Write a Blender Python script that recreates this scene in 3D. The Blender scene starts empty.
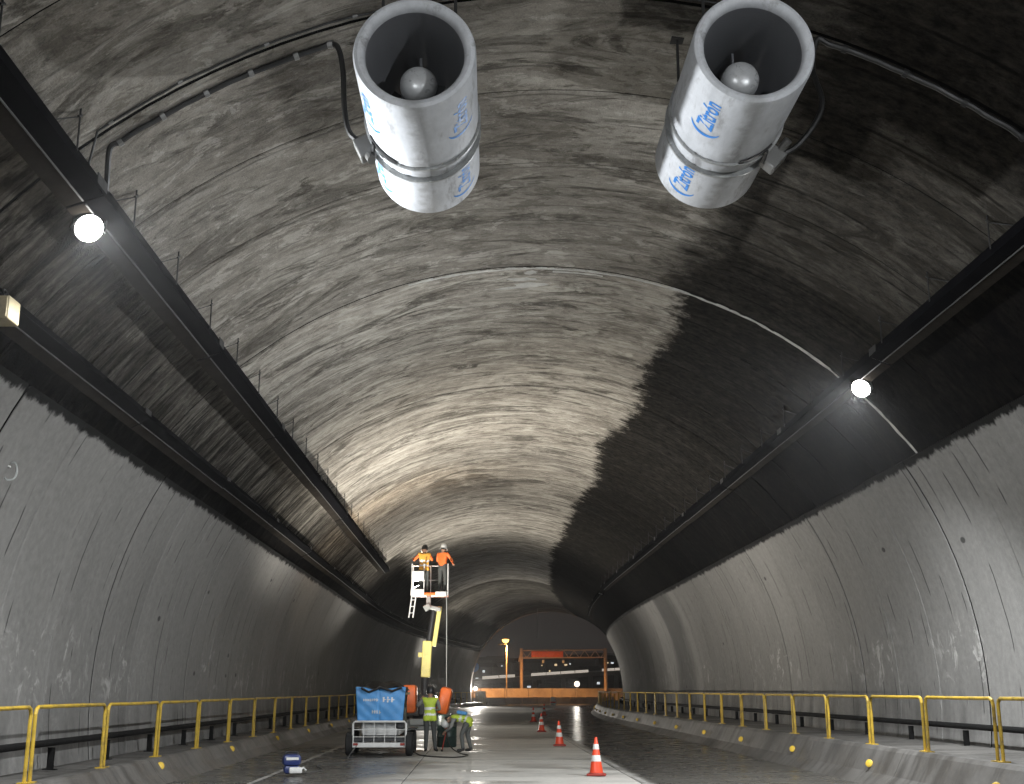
import bpy, bmesh, math, random
from mathutils import Vector, Matrix

random.seed(7)
R_ = math.radians
SC = bpy.context.scene
COL = SC.collection

# ------------------------------------------------------------------ camera, world, exposure
F_PX, IMG_W, IMG_H, HORIZON, VP_X, CAM_H = 1200.0, 1024, 784, 690.0, 480.0, 1.65
PITCH = math.atan((HORIZON - IMG_H / 2) / F_PX)
YAW = math.atan((IMG_W / 2 - VP_X) / (F_PX / math.cos(PITCH)))
cam_d = bpy.data.cameras.new('camera')
cam = bpy.data.objects.new('camera', cam_d); COL.objects.link(cam)
cam.location = (0, 0, CAM_H)
cam.rotation_euler = (math.pi / 2 + PITCH, 0, -YAW)
cam_d.sensor_width = 36.0
cam_d.lens = F_PX / IMG_W * 36.0
cam_d.clip_end = 5000
SC.camera = cam

world = bpy.data.worlds.new('World'); SC.world = world; world.use_nodes = True
wt = world.node_tree
wbg = wt.nodes['Background']
sky = wt.nodes.new('ShaderNodeTexSky'); sky.sky_type = 'NISHITA'; sky.sun_disc = False
sky.sun_elevation = R_(1.0); sky.sun_rotation = R_(200); sky.air_density = 1.0; sky.dust_density = 4.0
wt.links.new(sky.outputs[0], wbg.inputs[0]); wbg.inputs[1].default_value = 0.0012
glow = wt.nodes.new('ShaderNodeBackground')            # town light scattered in the night air, even all round
glow.inputs[0].default_value = (0.050, 0.043, 0.040, 1); glow.inputs[1].default_value = 0.42
wadd = wt.nodes.new('ShaderNodeAddShader')
wt.links.new(wbg.outputs[0], wadd.inputs[0]); wt.links.new(glow.outputs[0], wadd.inputs[1])
wt.links.new(wadd.outputs[0], wt.nodes['World Output'].inputs[0])

SC.view_settings.view_transform = 'Standard'
SC.view_settings.look = 'None'
SC.view_settings.exposure = 0.18
SC.view_settings.gamma = 1.0
SC.view_settings.use_curve_mapping = False
SC.render.engine = 'CYCLES'
cy = SC.cycles
cy.max_bounces = 5; cy.diffuse_bounces = 3; cy.glossy_bounces = 2; cy.transmission_bounces = 4
cy.caustics_reflective = False; cy.caustics_refractive = False
cy.use_denoising = True; cy.use_adaptive_sampling = True; cy.adaptive_threshold = 0.05; cy.adaptive_min_samples = 20
cy.sample_clamp_indirect = 4.0

LAMP_W = 2600.0          # watts of a tunnel floodlight's point source

# ------------------------------------------------------------------ helpers
def ray(px, py):
    x = (px - IMG_W / 2) / F_PX; y = -(py - IMG_H / 2) / F_PX
    d = Vector((x, math.cos(PITCH) - y * math.sin(PITCH), math.sin(PITCH) + y * math.cos(PITCH)))
    c, s = math.cos(YAW), math.sin(YAW)
    return Vector((d.x * c + d.y * s, -d.x * s + d.y * c, d.z))
def at(px, py, Y):
    d = ray(px, py); return d * (Y / d.y) + Vector((0, 0, CAM_H))

S0, CURVE_R, S_END, S_BACK = 60.0, 390.0, 131.0, -30.0
XC, ZC = 1.1, 1.5                       # centre of the tunnel circle
def frame(s):
    if s <= S0: return Vector((0, s, 0)), 0.0
    a = (s - S0) / CURVE_R
    return Vector((CURVE_R * (1 - math.cos(a)), S0 + CURVE_R * math.sin(a), 0)), a
def T(s, x, z):
    p, a = frame(s)
    return p + Vector((x * math.cos(a), -x * math.sin(a), z))
def vault_r(deg): return 8.22 + 0.33 * (deg / 60.0) ** 2
def P(s, deg, r):
    a = R_(deg); return T(s, XC + r * math.sin(a), ZC + r * math.cos(a))

def link(name, me, mats=None, parent=None, smooth=False):
    if mats is not None:
        for m in (mats if isinstance(mats, (list, tuple)) else [mats]): me.materials.append(m)
    o = bpy.data.objects.new(name, me); COL.objects.link(o)
    if parent: o.parent = parent
    if smooth: me.shade_smooth()
    return o
def tag(o, label=None, cat=None, group=None, kind=None):
    if label: o['label'] = label
    if cat: o['category'] = cat
    if group: o['group'] = group
    if kind: o['kind'] = kind
    return o
def thing(name, label, cat, loc=(0, 0, 0), rz=0.0, group=None):
    o = bpy.data.objects.new(name, None); COL.objects.link(o)
    o.empty_display_size = 0.1; o.location = loc; o.rotation_euler = (0, 0, rz)
    return tag(o, label, cat, group)

def spline(pts, k=8):
    P_ = [Vector(p) for p in pts]; out = []
    for i in range(len(P_) - 1):
        a, b, c, d = P_[max(i - 1, 0)], P_[i], P_[i + 1], P_[min(i + 2, len(P_) - 1)]
        for j in range(k):
            t = j / k; out.append(0.5 * ((2 * b) + (c - a) * t + (2 * a - 5 * b + 4 * c - d) * t * t + (3 * b - a - 3 * c + d) * t ** 3))
    return out + [P_[-1]]
spline_ = spline
class MB:
    """collects vertices and faces of one mesh"""
    def __init__(self): self.v = []; self.f = []; self.uv = {}; self.mi = []
    def add(self, vs, fs, mi=0):
        b = len(self.v); self.v += [tuple(x) for x in vs]
        for f in fs: self.f.append(tuple(b + i for i in f)); self.mi.append(mi)
        return b
    def box(self, c, size, rot=None, mi=0, taper=1.0):
        hx, hy, hz = size[0] / 2, size[1] / 2, size[2] / 2
        vs = []
        for z in (-1, 1):
            t = taper if z > 0 else 1.0
            for x, y in ((-1, -1), (1, -1), (1, 1), (-1, 1)): vs.append(Vector((x * hx * t, y * hy * t, z * hz)))
        if rot is not None: vs = [rot @ v for v in vs]
        c = Vector(c); vs = [c + v for v in vs]
        self.add(vs, [(3, 2, 1, 0), (4, 5, 6, 7), (0, 1, 5, 4), (1, 2, 6, 5), (2, 3, 7, 6), (3, 0, 4, 7)], mi); return self
    def rbox(self, c, size, r=0.02, rot=None, mi=0):
        """box with chamfered edges"""
        bm = bmesh.new(); bmesh.ops.create_cube(bm, size=1)
        bmesh.ops.scale(bm, vec=size, verts=bm.verts)
        bmesh.ops.bevel(bm, geom=list(bm.edges), offset=r, segments=2, affect='EDGES', profile=0.5)
        c = Vector(c); m = rot if rot is not None else Matrix.Identity(3)
        bm.verts.index_update()
        vs = [c + m @ v.co for v in bm.verts]; fs = [[v.index for v in f.verts] for f in bm.faces]
        bm.free(); self.add(vs, fs, mi); return self
    def tube(self, pts, r, n=8, caps=True, mi=0):
        pts = [Vector(p) for p in pts]; rs = r if isinstance(r, (list, tuple)) else [r] * len(pts)
        rings = []; up = None
        for i, p in enumerate(pts):
            t = (pts[min(i + 1, len(pts) - 1)] - pts[max(i - 1, 0)]).normalized()
            if up is None: up = Vector((0, 0, 1)) if abs(t.z) < 0.9 else Vector((1, 0, 0))
            a = (up - t * up.dot(t)).normalized(); b = t.cross(a); up = a
            rings.append([p + (a * math.cos(2 * math.pi * k / n) + b * math.sin(2 * math.pi * k / n)) * rs[i] for k in range(n)])
        vs = [v for rg in rings for v in rg]; fs = []
        for i in range(len(pts) - 1):
            for k in range(n):
                fs.append((i * n + k, i * n + (k + 1) % n, (i + 1) * n + (k + 1) % n, (i + 1) * n + k))
        if caps:
            fs.append(tuple(range(n))[::-1]); fs.append(tuple((len(pts) - 1) * n + k for k in range(n)))
        self.add(vs, fs, mi); return self
    def lathe(self, prof, n=32, axis='z', c=(0, 0, 0), mi=0, close=False):
        """prof: (r, h) pairs"""
        vs = []; m = len(prof)
        for k in range(n):
            a = 2 * math.pi * k / n
            for r, h in prof:
                if axis == 'z': vs.append((c[0] + r * math.cos(a), c[1] + r * math.sin(a), c[2] + h))
                elif axis == 'y': vs.append((c[0] + r * math.cos(a), c[1] + h, c[2] + r * math.sin(a)))
                else: vs.append((c[0] + h, c[1] + r * math.cos(a), c[2] + r * math.sin(a)))
        fs = []
        for k in range(n):
            k2 = (k + 1) % n
            for i in range(m if close else m - 1):
                j = (i + 1) % m
                q = (k * m + i, k2 * m + i, k2 * m + j, k * m + j)
                fs.append(q if axis != 'y' else q[::-1])
        self.add(vs, fs, mi); return self
    def mesh(self, name):
        me = bpy.data.meshes.new(name); me.from_pydata(self.v, [], self.f)
        if any(self.mi): me.polygons.foreach_set('material_index', self.mi)
        me.update(); return me
    def build(self, name, mat, parent=None, smooth=False):
        me = self.mesh(name)
        bm = bmesh.new(); bm.from_mesh(me)
        bmesh.ops.remove_doubles(bm, verts=bm.verts, dist=1e-5)
        bmesh.ops.recalc_face_normals(bm, faces=bm.faces); bm.to_mesh(me); bm.free()
        o = link(name, me, mat, parent)
        if smooth:
            me.shade_smooth()
            try: me.set_sharp_from_angle(angle=R_(38))
            except Exception: pass
        return o

def grid_mesh(name, rows, uvs, closed=False):
    """rows: list of rows of points, uvs the same shape of (u, v)"""
    n = len(rows[0]); vs = [tuple(p) for r in rows for p in r]; uu = [q for r in uvs for q in r]; fs = []
    for i in range(len(rows) - 1):
        for k in range(n - 1):
            fs.append((i * n + k, i * n + k + 1, (i + 1) * n + k + 1, (i + 1) * n + k))
    me = bpy.data.meshes.new(name); me.from_pydata(vs, [], fs)
    ul = me.uv_layers.new(name='uv')
    idx = [0] * len(me.loops); me.loops.foreach_get('vertex_index', idx)
    ul.data.foreach_set('uv', [c for i in idx for c in uu[i]])
    me.update(); return me
def sweep(name, prof, s_list, mat, parent=None, close=False, smooth=False):
    """prof: list of (x, z); swept along the tunnel's centre line, uv = (length along profile, s)"""
    pr = list(prof) + ([prof[0]] if close else [])
    L = [0.0]
    for a, b in zip(pr, pr[1:]): L.append(L[-1] + math.hypot(b[0] - a[0], b[1] - a[1]))
    me = grid_mesh(name, [[T(s, x, z) for x, z in pr] for s in s_list], [[(l, s) for l in L] for s in s_list])
    if close:
        bm = bmesh.new(); bm.from_mesh(me)
        bmesh.ops.remove_doubles(bm, verts=bm.verts, dist=1e-4)
        bmesh.ops.holes_fill(bm, edges=[e for e in bm.edges if len(e.link_faces) == 1], sides=0)
        bmesh.ops.recalc_face_normals(bm, faces=bm.faces); bm.to_mesh(me); bm.free()
    return link(name, me, mat, parent, smooth)
def srange(a, b, st):
    n = max(1, int(math.ceil((b - a) / st - 1e-6))); return [a + (b - a) * i / n for i in range(n + 1)]

# ------------------------------------------------------------------ node helper
class G:
    def __init__(self, name):
        self.m = bpy.data.materials.new(name); self.m.use_nodes = True
        self.t = self.m.node_tree; self.b = self.t.nodes['Principled BSDF']
    def n(self, typ): return self.t.nodes.new(typ)
    def put(self, sock, v):
        if isinstance(v, bpy.types.NodeSocket): self.t.links.new(v, sock)
        elif isinstance(v, (tuple, list)) and len(v) == 3 and sock.type == 'RGBA': sock.default_value = (*v, 1)
        else: sock.default_value = v
    def math(self, op, a, b=0.0, clamp=False):
        x = self.n('ShaderNodeMath'); x.operation = op; x.use_clamp = clamp
        self.put(x.inputs[0], a); self.put(x.inputs[1], b); return x.outputs[0]
    def add(self, a, b): return self.math('ADD', a, b)
    def sub(self, a, b): return self.math('SUBTRACT', a, b)
    def mul(self, a, b): return self.math('MULTIPLY', a, b)
    def mx(self, a, b): return self.math('MAXIMUM', a, b)
    def mn(self, a, b): return self.math('MINIMUM', a, b)
    def inv(self, a): return self.math('SUBTRACT', 1.0, a)
    def ss(self, v, lo, hi, a=0.0, b=1.0):
        x = self.n('ShaderNodeMapRange'); x.interpolation_type = 'SMOOTHSTEP'
        self.put(x.inputs[0], v); self.put(x.inputs[1], lo); self.put(x.inputs[2], hi)
        self.put(x.inputs[3], a); self.put(x.inputs[4], b); return x.outputs[0]
    def comb(self, x, y, z=0.0):
        c = self.n('ShaderNodeCombineXYZ'); self.put(c.inputs[0], x); self.put(c.inputs[1], y); self.put(c.inputs[2], z); return c.outputs[0]
    def noise(self, vec, scale=1.0, detail=4.0, rough=0.55, dist=0.0):
        x = self.n('ShaderNodeTexNoise'); self.put(x.inputs['Vector'], vec)
        x.inputs['Scale'].default_value = scale; x.inputs['Detail'].default_value = detail
        x.inputs['Roughness'].default_value = rough; x.inputs['Distortion'].default_value = dist; return x.outputs[0]
    def vor(self, vec, scale=1.0, feature='F1', rnd=1.0):
        x = self.n('ShaderNodeTexVoronoi'); x.feature = feature; self.put(x.inputs['Vector'], vec)
        x.inputs['Scale'].default_value = scale; x.inputs['Randomness'].default_value = rnd; return x.outputs[0]
    def mix(self, fac, a, b):
        x = self.n('ShaderNodeMix'); x.data_type = 'RGBA'
        self.put(x.inputs[0], fac); self.put(x.inputs[6], a); self.put(x.inputs[7], b); return x.outputs[2]
    def scale_col(self, c, f):
        x = self.n('ShaderNodeVectorMath'); x.operation = 'SCALE'
        self.put(x.inputs[0], c); self.put(x.inputs[3], f); return x.outputs[0]
    def uv(self):
        x = self.n('ShaderNodeUVMap'); x.uv_map = 'uv'
        s = self.n('ShaderNodeSeparateXYZ'); self.t.links.new(x.outputs[0], s.inputs[0]); return s.outputs[0], s.outputs[1]
    def obj(self):
        x = self.n('ShaderNodeTexCoord'); return x.outputs['Object']
    def pos(self):
        x = self.n('ShaderNodeNewGeometry'); s = self.n('ShaderNodeSeparateXYZ')
        self.t.links.new(x.outputs['Position'], s.inputs[0]); return x.outputs['Position'], s.outputs[0], s.outputs[1], s.outputs[2]
    def rnd(self): return self.n('ShaderNodeObjectInfo').outputs['Random']
    def bump(self, h, strength=0.5, dist=0.02):
        x = self.n('ShaderNodeBump'); x.inputs['Strength'].default_value = strength; x.inputs['Distance'].default_value = dist
        self.put(x.inputs['Height'], h); self.t.links.new(x.outputs[0], self.b.inputs['Normal'])
    def out(self, col=None, rough=None, metal=None, spec=None):
        if col is not None: self.put(self.b.inputs['Base Color'], col)
        if rough is not None: self.put(self.b.inputs['Roughness'], rough)
        if metal is not None: self.put(self.b.inputs['Metallic'], metal)
        if spec is not None: self.put(self.b.inputs['Specular IOR Level'], spec)
        return self.m

def simple(name, col, rough=0.6, metal=0.0, var=0.25, scale=6.0, bump=0.15, dirt=0.0, dirtcol=(0.03, 0.028, 0.025), spec=None):
    g = G(name); o = g.obj()
    nz = g.noise(o, scale, 5, 0.6); fine = g.noise(o, scale * 9, 3, 0.6)
    f = g.add(g.mul(g.sub(nz, 0.5), 2 * var), g.add(1.0, g.mul(g.sub(fine, 0.5), var)))
    c = g.scale_col(col, f)
    if dirt: c = g.mix(g.mul(g.ss(g.noise(o, scale * 0.6, 6, 0.7), 0.45, 0.75), dirt), c, dirtcol)
    if bump: g.bump(fine, bump, 0.004)
    return g.out(c, g.ss(nz, 0.2, 0.8, max(0.05, rough - 0.12), min(1, rough + 0.12)), metal, spec)
def emit(name, col, strength):
    g = G(name); g.b.inputs['Base Color'].default_value = (0.8, 0.8, 0.8, 1)
    g.b.inputs['Emission Color'].default_value = (*col, 1); g.b.inputs['Emission Strength'].default_value = strength
    return g.m

# ------------------------------------------------------------------ big materials
def vault_material():
    g = G('sooty_concrete_vault'); u, s = g.uv()
    uv3 = g.comb(u, s)
    near = g.ss(s, 22.15, 22.35, 1.0, 0.0)
    # washed concrete: blotches, short brush strokes along the arc, form-board lines
    big = g.noise(g.comb(g.mul(u, 0.35), g.mul(s, 0.5)), 1.0, 3, 0.6, 0.4)
    stroke = g.noise(g.comb(g.mul(u, 0.85), g.mul(s, 2.1), 3.0), 1.0, 6, 0.66, 1.1)
    fine = g.noise(g.comb(g.mul(u, 4.5), g.mul(s, 6.0), 1.0), 1.0, 6, 0.75)
    grit = g.noise(uv3, 38.0, 1, 0.6)
    val = g.add(0.70, g.mul(g.sub(big, 0.5), 1.0))
    val = g.add(val, g.mul(g.sub(stroke, 0.5), g.ss(near, 0, 1, 1.0, 0.7)))
    val = g.add(val, g.mul(g.sub(fine, 0.5), 1.15))
    val = g.add(val, g.mul(g.sub(grit, 0.5), 0.4))
    val = g.add(val, g.mul(g.sub(g.rnd(), 0.5), 0.10))
    base = g.mix(big, (0.42, 0.375, 0.315), (0.41, 0.39, 0.35))
    val = g.mul(val, g.ss(near, 0, 1, 1.0, 0.80))          # the near bay has been washed less
    col = g.scale_col(base, g.mx(val, 0.14))
    # skins of laitance that peeled off, with crisp edges
    peel = g.noise(g.comb(g.mul(u, 0.9), g.mul(s, 1.8), 41.0), 1.0, 8, 0.78, 0.5)
    col = g.mix(g.mul(g.ss(peel, 0.555, 0.575), 0.55), col, (0.105, 0.092, 0.074))
    col = g.mix(g.mul(g.ss(peel, 0.425, 0.44, 1.0, 0.0), 0.38), col, (0.56, 0.53, 0.48))
    # lime bloom
    lime = g.mul(g.mul(g.ss(g.noise(g.comb(g.mul(u, 0.7), g.mul(s, 1.9), 5.0), 1.0, 6, 0.74, 1.2), 0.50, 0.63), 0.62), g.inv(g.mul(near, 0.7)))
    col = g.mix(lime, col, (0.58, 0.555, 0.49))
    # dark scrub marks left behind after washing
    dk = g.noise(g.comb(g.mul(u, 0.42), g.mul(s, 1.15), 11.0), 1.0, 6, 0.72, 1.3)
    dkm = g.mul(g.ss(dk, 0.505, 0.60), g.ss(g.add(g.mul(fine, 0.6), g.mul(stroke, 0.4)), 0.40, 0.58, 0.3, 1.0))
    col = g.mix(g.mul(dkm, 0.88), col, (0.05, 0.044, 0.035))
    # form-board lines across the arc, broken by noise
    lw = g.noise(g.comb(g.mul(u, 0.7), g.mul(s, 0.5), 2.0), 1.0, 2)
    def lines(period, wid, off):
        fr = g.math('FRACT', g.add(g.math('DIVIDE', g.add(s, g.mul(g.sub(lw, 0.5), 0.16)), period), off))
        d = g.mul(g.math('ABSOLUTE', g.sub(fr, 0.5)), period)
        return g.mul(g.ss(d, wid * 0.3, wid, 1.0, 0.0), g.ss(g.add(stroke, g.mul(lw, 0.5)), 0.62, 0.85))
    ln = lines(0.79, 0.035, 0.2)
    col = g.mix(g.mul(ln, 0.5), col, (0.05, 0.045, 0.04))
    # --- soot that has not been washed off
    jag = g.add(g.mul(g.sub(g.noise(g.comb(0.0, g.mul(s, 0.17), 1.0), 1.0, 1), 0.5), 1.2),
                g.mul(g.sub(g.noise(g.comb(g.mul(u, 1.6), g.mul(s, 1.5), 2.0), 1.0, 6, 0.72), 0.5), 1.5))
    uj = g.add(u, jag)
    soot_far = g.ss(g.add(uj, g.mul(g.sub(fine, 0.5), 0.8)), 2.8, 3.2)
    soot_near = g.mul(g.ss(g.add(uj, g.mul(g.sub(big, 0.5), 2.4)), 1.9, 3.4), 0.97)
    soot = g.add(g.mul(soot_near, near), g.mul(soot_far, g.inv(near)))
    # paler scrubbed rectangles near the right tray, and older darker repair fields by the crown
    def box(s0, s1, u0, u1):
        return g.mul(g.mul(g.ss(g.add(s, g.mul(jag, 0.3)), s0, s0 + 0.15), g.ss(g.add(s, g.mul(jag, 0.3)), s1, s1 + 0.2, 1.0, 0.0)), g.mul(g.ss(g.add(u, g.mul(jag, 0.25)), u0, u0 + 0.15), g.ss(g.add(u, g.mul(jag, 0.25)), u1, u1 + 0.15, 1.0, 0.0)))
    soot = g.mul(soot, g.inv(g.mul(g.mx(box(13.9, 15.6, 4.1, 6.4), box(15.6, 19.5, 3.4, 6.4)), 0.16)))
    soot = g.mx(soot, g.mul(box(11.0, 13.3, 0.5, 3.0), 0.72))
    soot = g.mx(soot, g.mul(box(12.9, 15.2, -3.9, -1.5), 0.30))
    # left strip between the trays: half washed, in strokes along the arc
    ls = g.noise(g.comb(g.mul(u, 0.45), g.mul(s, 3.0), 21.0), 1.0, 6, 0.74, 0.6)
    left = g.mul(g.ss(u, -6.9, -6.4, 1.0, 0.0), g.ss(g.add(ls, g.mul(g.add(u, 7.6), -0.07)), 0.36, 0.60, 0.66, 0.985))
    soot = g.mx(soot, left)
    # far left, beyond the workers: not washed yet
    edge = -5.3
    fl = g.mul(g.ss(g.sub(g.add(u, g.mul(jag, 1.6)), edge), -0.6, 0.6, 1.0, 0.0), g.ss(g.add(s, g.mul(jag, 0.5)), 58.4, 59.0))
    soot = g.mx(soot, g.mul(fl, 0.93))
    soot = g.mx(soot, g.mul(g.ss(g.add(s, g.mul(jag, 0.4)), 90.6, 91.4), g.ss(s, 92.0, 118.0, 0.72, 0.5)))
    # thinner soot where drips ran along the arc
    soot = g.mul(soot, g.ss(stroke, 0.25, 0.8, 1.03, 0.945))
    # thick black soot in the strips next to the ledges
    edgeband = g.mx(g.ss(g.add(u, g.mul(jag, 0.15)), 6.55, 6.8), g.ss(g.add(u, g.mul(jag, 0.3)), -8.1, -7.8, 1.0, 0.0))
    soot = g.mx(soot, edgeband)
    sootcol = g.mix(g.ss(fine, 0.32, 0.7), (0.004, 0.004, 0.004), (0.028, 0.0245, 0.020))
    sootcol = g.mix(g.mul(edgeband, g.ss(stroke, 0.35, 0.65, 0.9, 0.45)), sootcol, (0.0035, 0.0035, 0.004))
    col = g.mix(g.math('MULTIPLY', soot, 1.0, True), col, sootcol)
    ln2 = lines(1.19, 0.05, 0.45)
    col = g.mix(g.mul(g.mul(ln2, soot), 0.85), col, (0.004, 0.004, 0.004))
    h = g.add(g.mul(fine, 1.0), g.add(g.mul(stroke, 0.4), g.add(g.mul(grit, 0.3), g.mul(ln, -0.4))))
    g.bump(h, 0.6, 0.04)
    return g.out(col, 0.9, 0.0, g.ss(soot, 0.0, 0.6, 0.15, 0.0))

def wall_material():
    g = G('grey_wall_lining'); u, s = g.uv()       # u: metres along the arc from the ledge downwards
    uv3 = g.comb(u, s)
    big = g.noise(uv3, 0.35, 3, 0.55); fine = g.noise(uv3, 7.0, 4, 0.7)
    col = g.scale_col((0.25, 0.245, 0.235), g.add(0.80, g.add(g.mul(g.sub(big, 0.5), 0.3), g.add(g.mul(g.sub(fine, 0.5), 0.6), g.mul(g.rnd(), 0.12)))))
    # dribbles down the wall
    dr = g.noise(g.comb(g.mul(u, 0.22), g.mul(s, 3.2), 3.0), 1.0, 5, 0.6)
    col = g.scale_col(col, g.ss(dr, 0.3, 0.7, 0.95, 1.04))
    fr = g.math('FRACT', g.math('DIVIDE', g.add(s, g.mul(g.sub(g.noise(g.comb(g.mul(u, 0.4), g.mul(s, 0.3), 9.0), 1, 2), 0.5), 0.25)), 0.81))
    d = g.mul(g.math('ABSOLUTE', g.sub(fr, 0.5)), 0.81)
    hair = g.mul(g.ss(d, 0.010, 0.03, 1.0, 0.0), g.ss(g.noise(g.comb(g.mul(u, 0.7), g.mul(s, 1.1), 4.0), 1, 3), 0.52, 0.58))
    col = g.mix(g.mul(hair, 0.8), col, (0.02, 0.02, 0.02))
    # bore holes and plugs
    v = g.vor(g.comb(g.mul(u, 0.75), g.mul(s, 0.42)), 1.0)
    col = g.mix(g.mul(g.ss(v, 0.035, 0.055, 1.0, 0.0), 0.8), col, (0.03, 0.03, 0.03))
    # pale scuffs and lime low down, where the traffic spray dries
    band = g.mul(g.mul(g.ss(u, 2.9, 3.6), g.ss(u, 4.0, 4.7, 1.0, 0.25)), g.ss(g.noise(g.comb(0.0, g.mul(s, 0.22), 33.0), 1, 2), 0.4, 0.62))
    sc = g.noise(uv3, 1.6, 5, 0.75, 0.8)
    col = g.mix(g.mul(band, g.mul(g.ss(sc, 0.54, 0.64), 0.75)), col, (0.50, 0.49, 0.47))
    lowd = g.mul(g.ss(u, 4.0, 5.2), g.ss(g.noise(g.comb(g.mul(u, 0.5), g.mul(s, 1.4), 14.0), 1, 5), 0.35, 0.7))
    col = g.mix(g.mul(lowd, 0.55), col, (0.06, 0.058, 0.055))
    # soot licking over the top edge
    top = g.sub(u, g.mul(g.noise(g.comb(g.mul(u, 1.2), g.mul(s, 2.0), 17.0), 1, 6, 0.8), 0.46))
    col = g.mix(g.ss(top, -0.14, -0.05, 0.97, 0.0), col, (0.004, 0.004, 0.004))
    # a wet, sooty run on some stretches
    wob = g.mul(g.sub(g.noise(g.comb(g.mul(u, 0.5), g.mul(s, 0.9), 23.0), 1, 4), 0.5), 2.0)
    run = g.mul(g.ss(g.add(s, wob), 53.0, 55.0), g.ss(g.add(s, wob), 57.5, 59.0, 1.0, 0.0))
    col = g.mix(g.mul(run, 0.65), col, (0.035, 0.035, 0.035))
    g.bump(g.add(g.mul(fine, 0.6), g.mul(hair, -0.8)), 0.4, 0.012)
    return g.out(col, 0.92, 0.0, 0.08)

def road_material():
    g = G('wet_concrete_road'); u, s = g.uv()
    uv3 = g.comb(u, s)
    big = g.noise(uv3, 0.3, 3, 0.6, 0.3); fine = g.noise(uv3, 12.0, 4, 0.7); mid = g.noise(uv3, 1.6, 4, 0.65, 0.4)
    trans = g.noise(g.comb(g.mul(u, 0.25), g.mul(s, 1.1), 2.0), 1.0, 5, 0.6, 0.6)
    val = g.add(0.85, g.add(g.mul(g.sub(mid, 0.5), 0.6), g.add(g.mul(g.sub(fine, 0.5), 0.5), g.mul(g.sub(trans, 0.5), 0.8))))
    val = g.add(val, g.mul(g.sub(g.rnd(), 0.5), 0.16))
    col = g.scale_col((0.50, 0.485, 0.45), g.mx(val, 0.2))
    # right-hand lane: dark asphalt-grey with tyre grime, running wet
    lane = g.ss(g.add(u, g.mul(g.sub(mid, 0.5), 0.5)), 2.95, 3.25)
    col = g.mix(g.mul(lane, 0.86), col, g.scale_col((0.058, 0.054, 0.048), g.mul(val, 1.1)))
    # left gutter lane: grimy and wet up to the trailer
    ll = g.mul(g.ss(g.add(u, g.mul(g.sub(big, 0.5), 3.0)), -2.6, -0.9, 1.0, 0.0), g.ss(s, 34.0, 50.0, 1.0, 0.45))
    col = g.mix(g.mul(ll, 0.72), col, g.scale_col((0.075, 0.072, 0.068), val))
    # wet film
    wn = g.noise(g.comb(g.mul(u, 0.22), g.mul(s, 0.5), 6.0), 1.0, 5, 0.6, 0.8)
    wet = g.mx(g.mx(g.mul(lane, g.ss(wn, 0.3, 0.5, 0.55, 1.0)), g.mul(ll, g.ss(wn, 0.28, 0.5, 0.5, 1.0))), g.mul(g.ss(wn, 0.55, 0.62), 0.8))
    col = g.mix(g.mul(wet, 0.38), col, (0.03, 0.028, 0.025))
    rough = g.add(g.ss(wet, 0.2, 1.0, 0.64, 0.27), g.mul(g.sub(mid, 0.5), 0.12))
    g.bump(g.add(fine, g.mul(mid, 0.5)), 0.16, 0.01)
    return g.out(col, rough, 0.0, 0.5)

def barrier_material():
    g = G('stained_kerb_concrete'); u, s = g.uv(); uv3 = g.comb(u, s)
    big = g.noise(uv3, 0.6, 5, 0.6); fine = g.noise(uv3, 10.0, 6, 0.7)
    st = g.noise(g.comb(g.mul(u, 0.5), g.mul(s, 2.6), 3.0), 1.0, 5, 0.65)
    col = g.scale_col((0.155, 0.148, 0.138), g.add(0.75, g.add(g.mul(g.sub(big, 0.5), 0.8), g.mul(g.sub(fine, 0.5), 0.5))))
    col = g.mix(g.mul(g.ss(st, 0.45, 0.65), 0.7), col, (0.045, 0.042, 0.038))
    col = g.mix(g.mul(g.ss(g.noise(uv3, 0.25, 3), 0.55, 0.66), 0.6), col, (0.03, 0.03, 0.03))
    g.bump(fine, 0.4, 0.012)
    return g.out(col, g.ss(big, 0.3, 0.7, 0.35, 0.75))

def fan_material():
    g = G('painted_fan_casing'); o = g.obj()
    sp = g.n('ShaderNodeSeparateXYZ'); g.t.links.new(o, sp.inputs[0])
    nz = g.noise(o, 3.0, 6, 0.65); ln = g.noise(g.comb(g.mul(sp.outputs[0], 5.0), g.mul(sp.outputs[1], 1.2), g.mul(sp.outputs[2], 5.0)), 1.0, 5, 0.7)
    col = g.scale_col((0.60, 0.62, 0.655), g.add(0.84, g.add(g.mul(g.sub(nz, 0.5), 0.5), g.mul(g.sub(ln, 0.5), 0.6))))
    col = g.mix(g.mul(g.ss(ln, 0.5, 0.72), 0.65), col, (0.13, 0.125, 0.12))
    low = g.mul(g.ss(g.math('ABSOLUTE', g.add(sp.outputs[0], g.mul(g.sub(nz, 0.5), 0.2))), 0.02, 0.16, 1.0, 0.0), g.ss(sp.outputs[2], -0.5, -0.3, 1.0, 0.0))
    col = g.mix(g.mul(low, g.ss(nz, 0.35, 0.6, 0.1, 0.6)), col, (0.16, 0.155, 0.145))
    g.bump(g.noise(o, 40.0, 3), 0.06, 0.003)
    return g.out(col, g.ss(nz, 0.3, 0.7, 0.55, 0.72), 0.0, 0.3)

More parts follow.
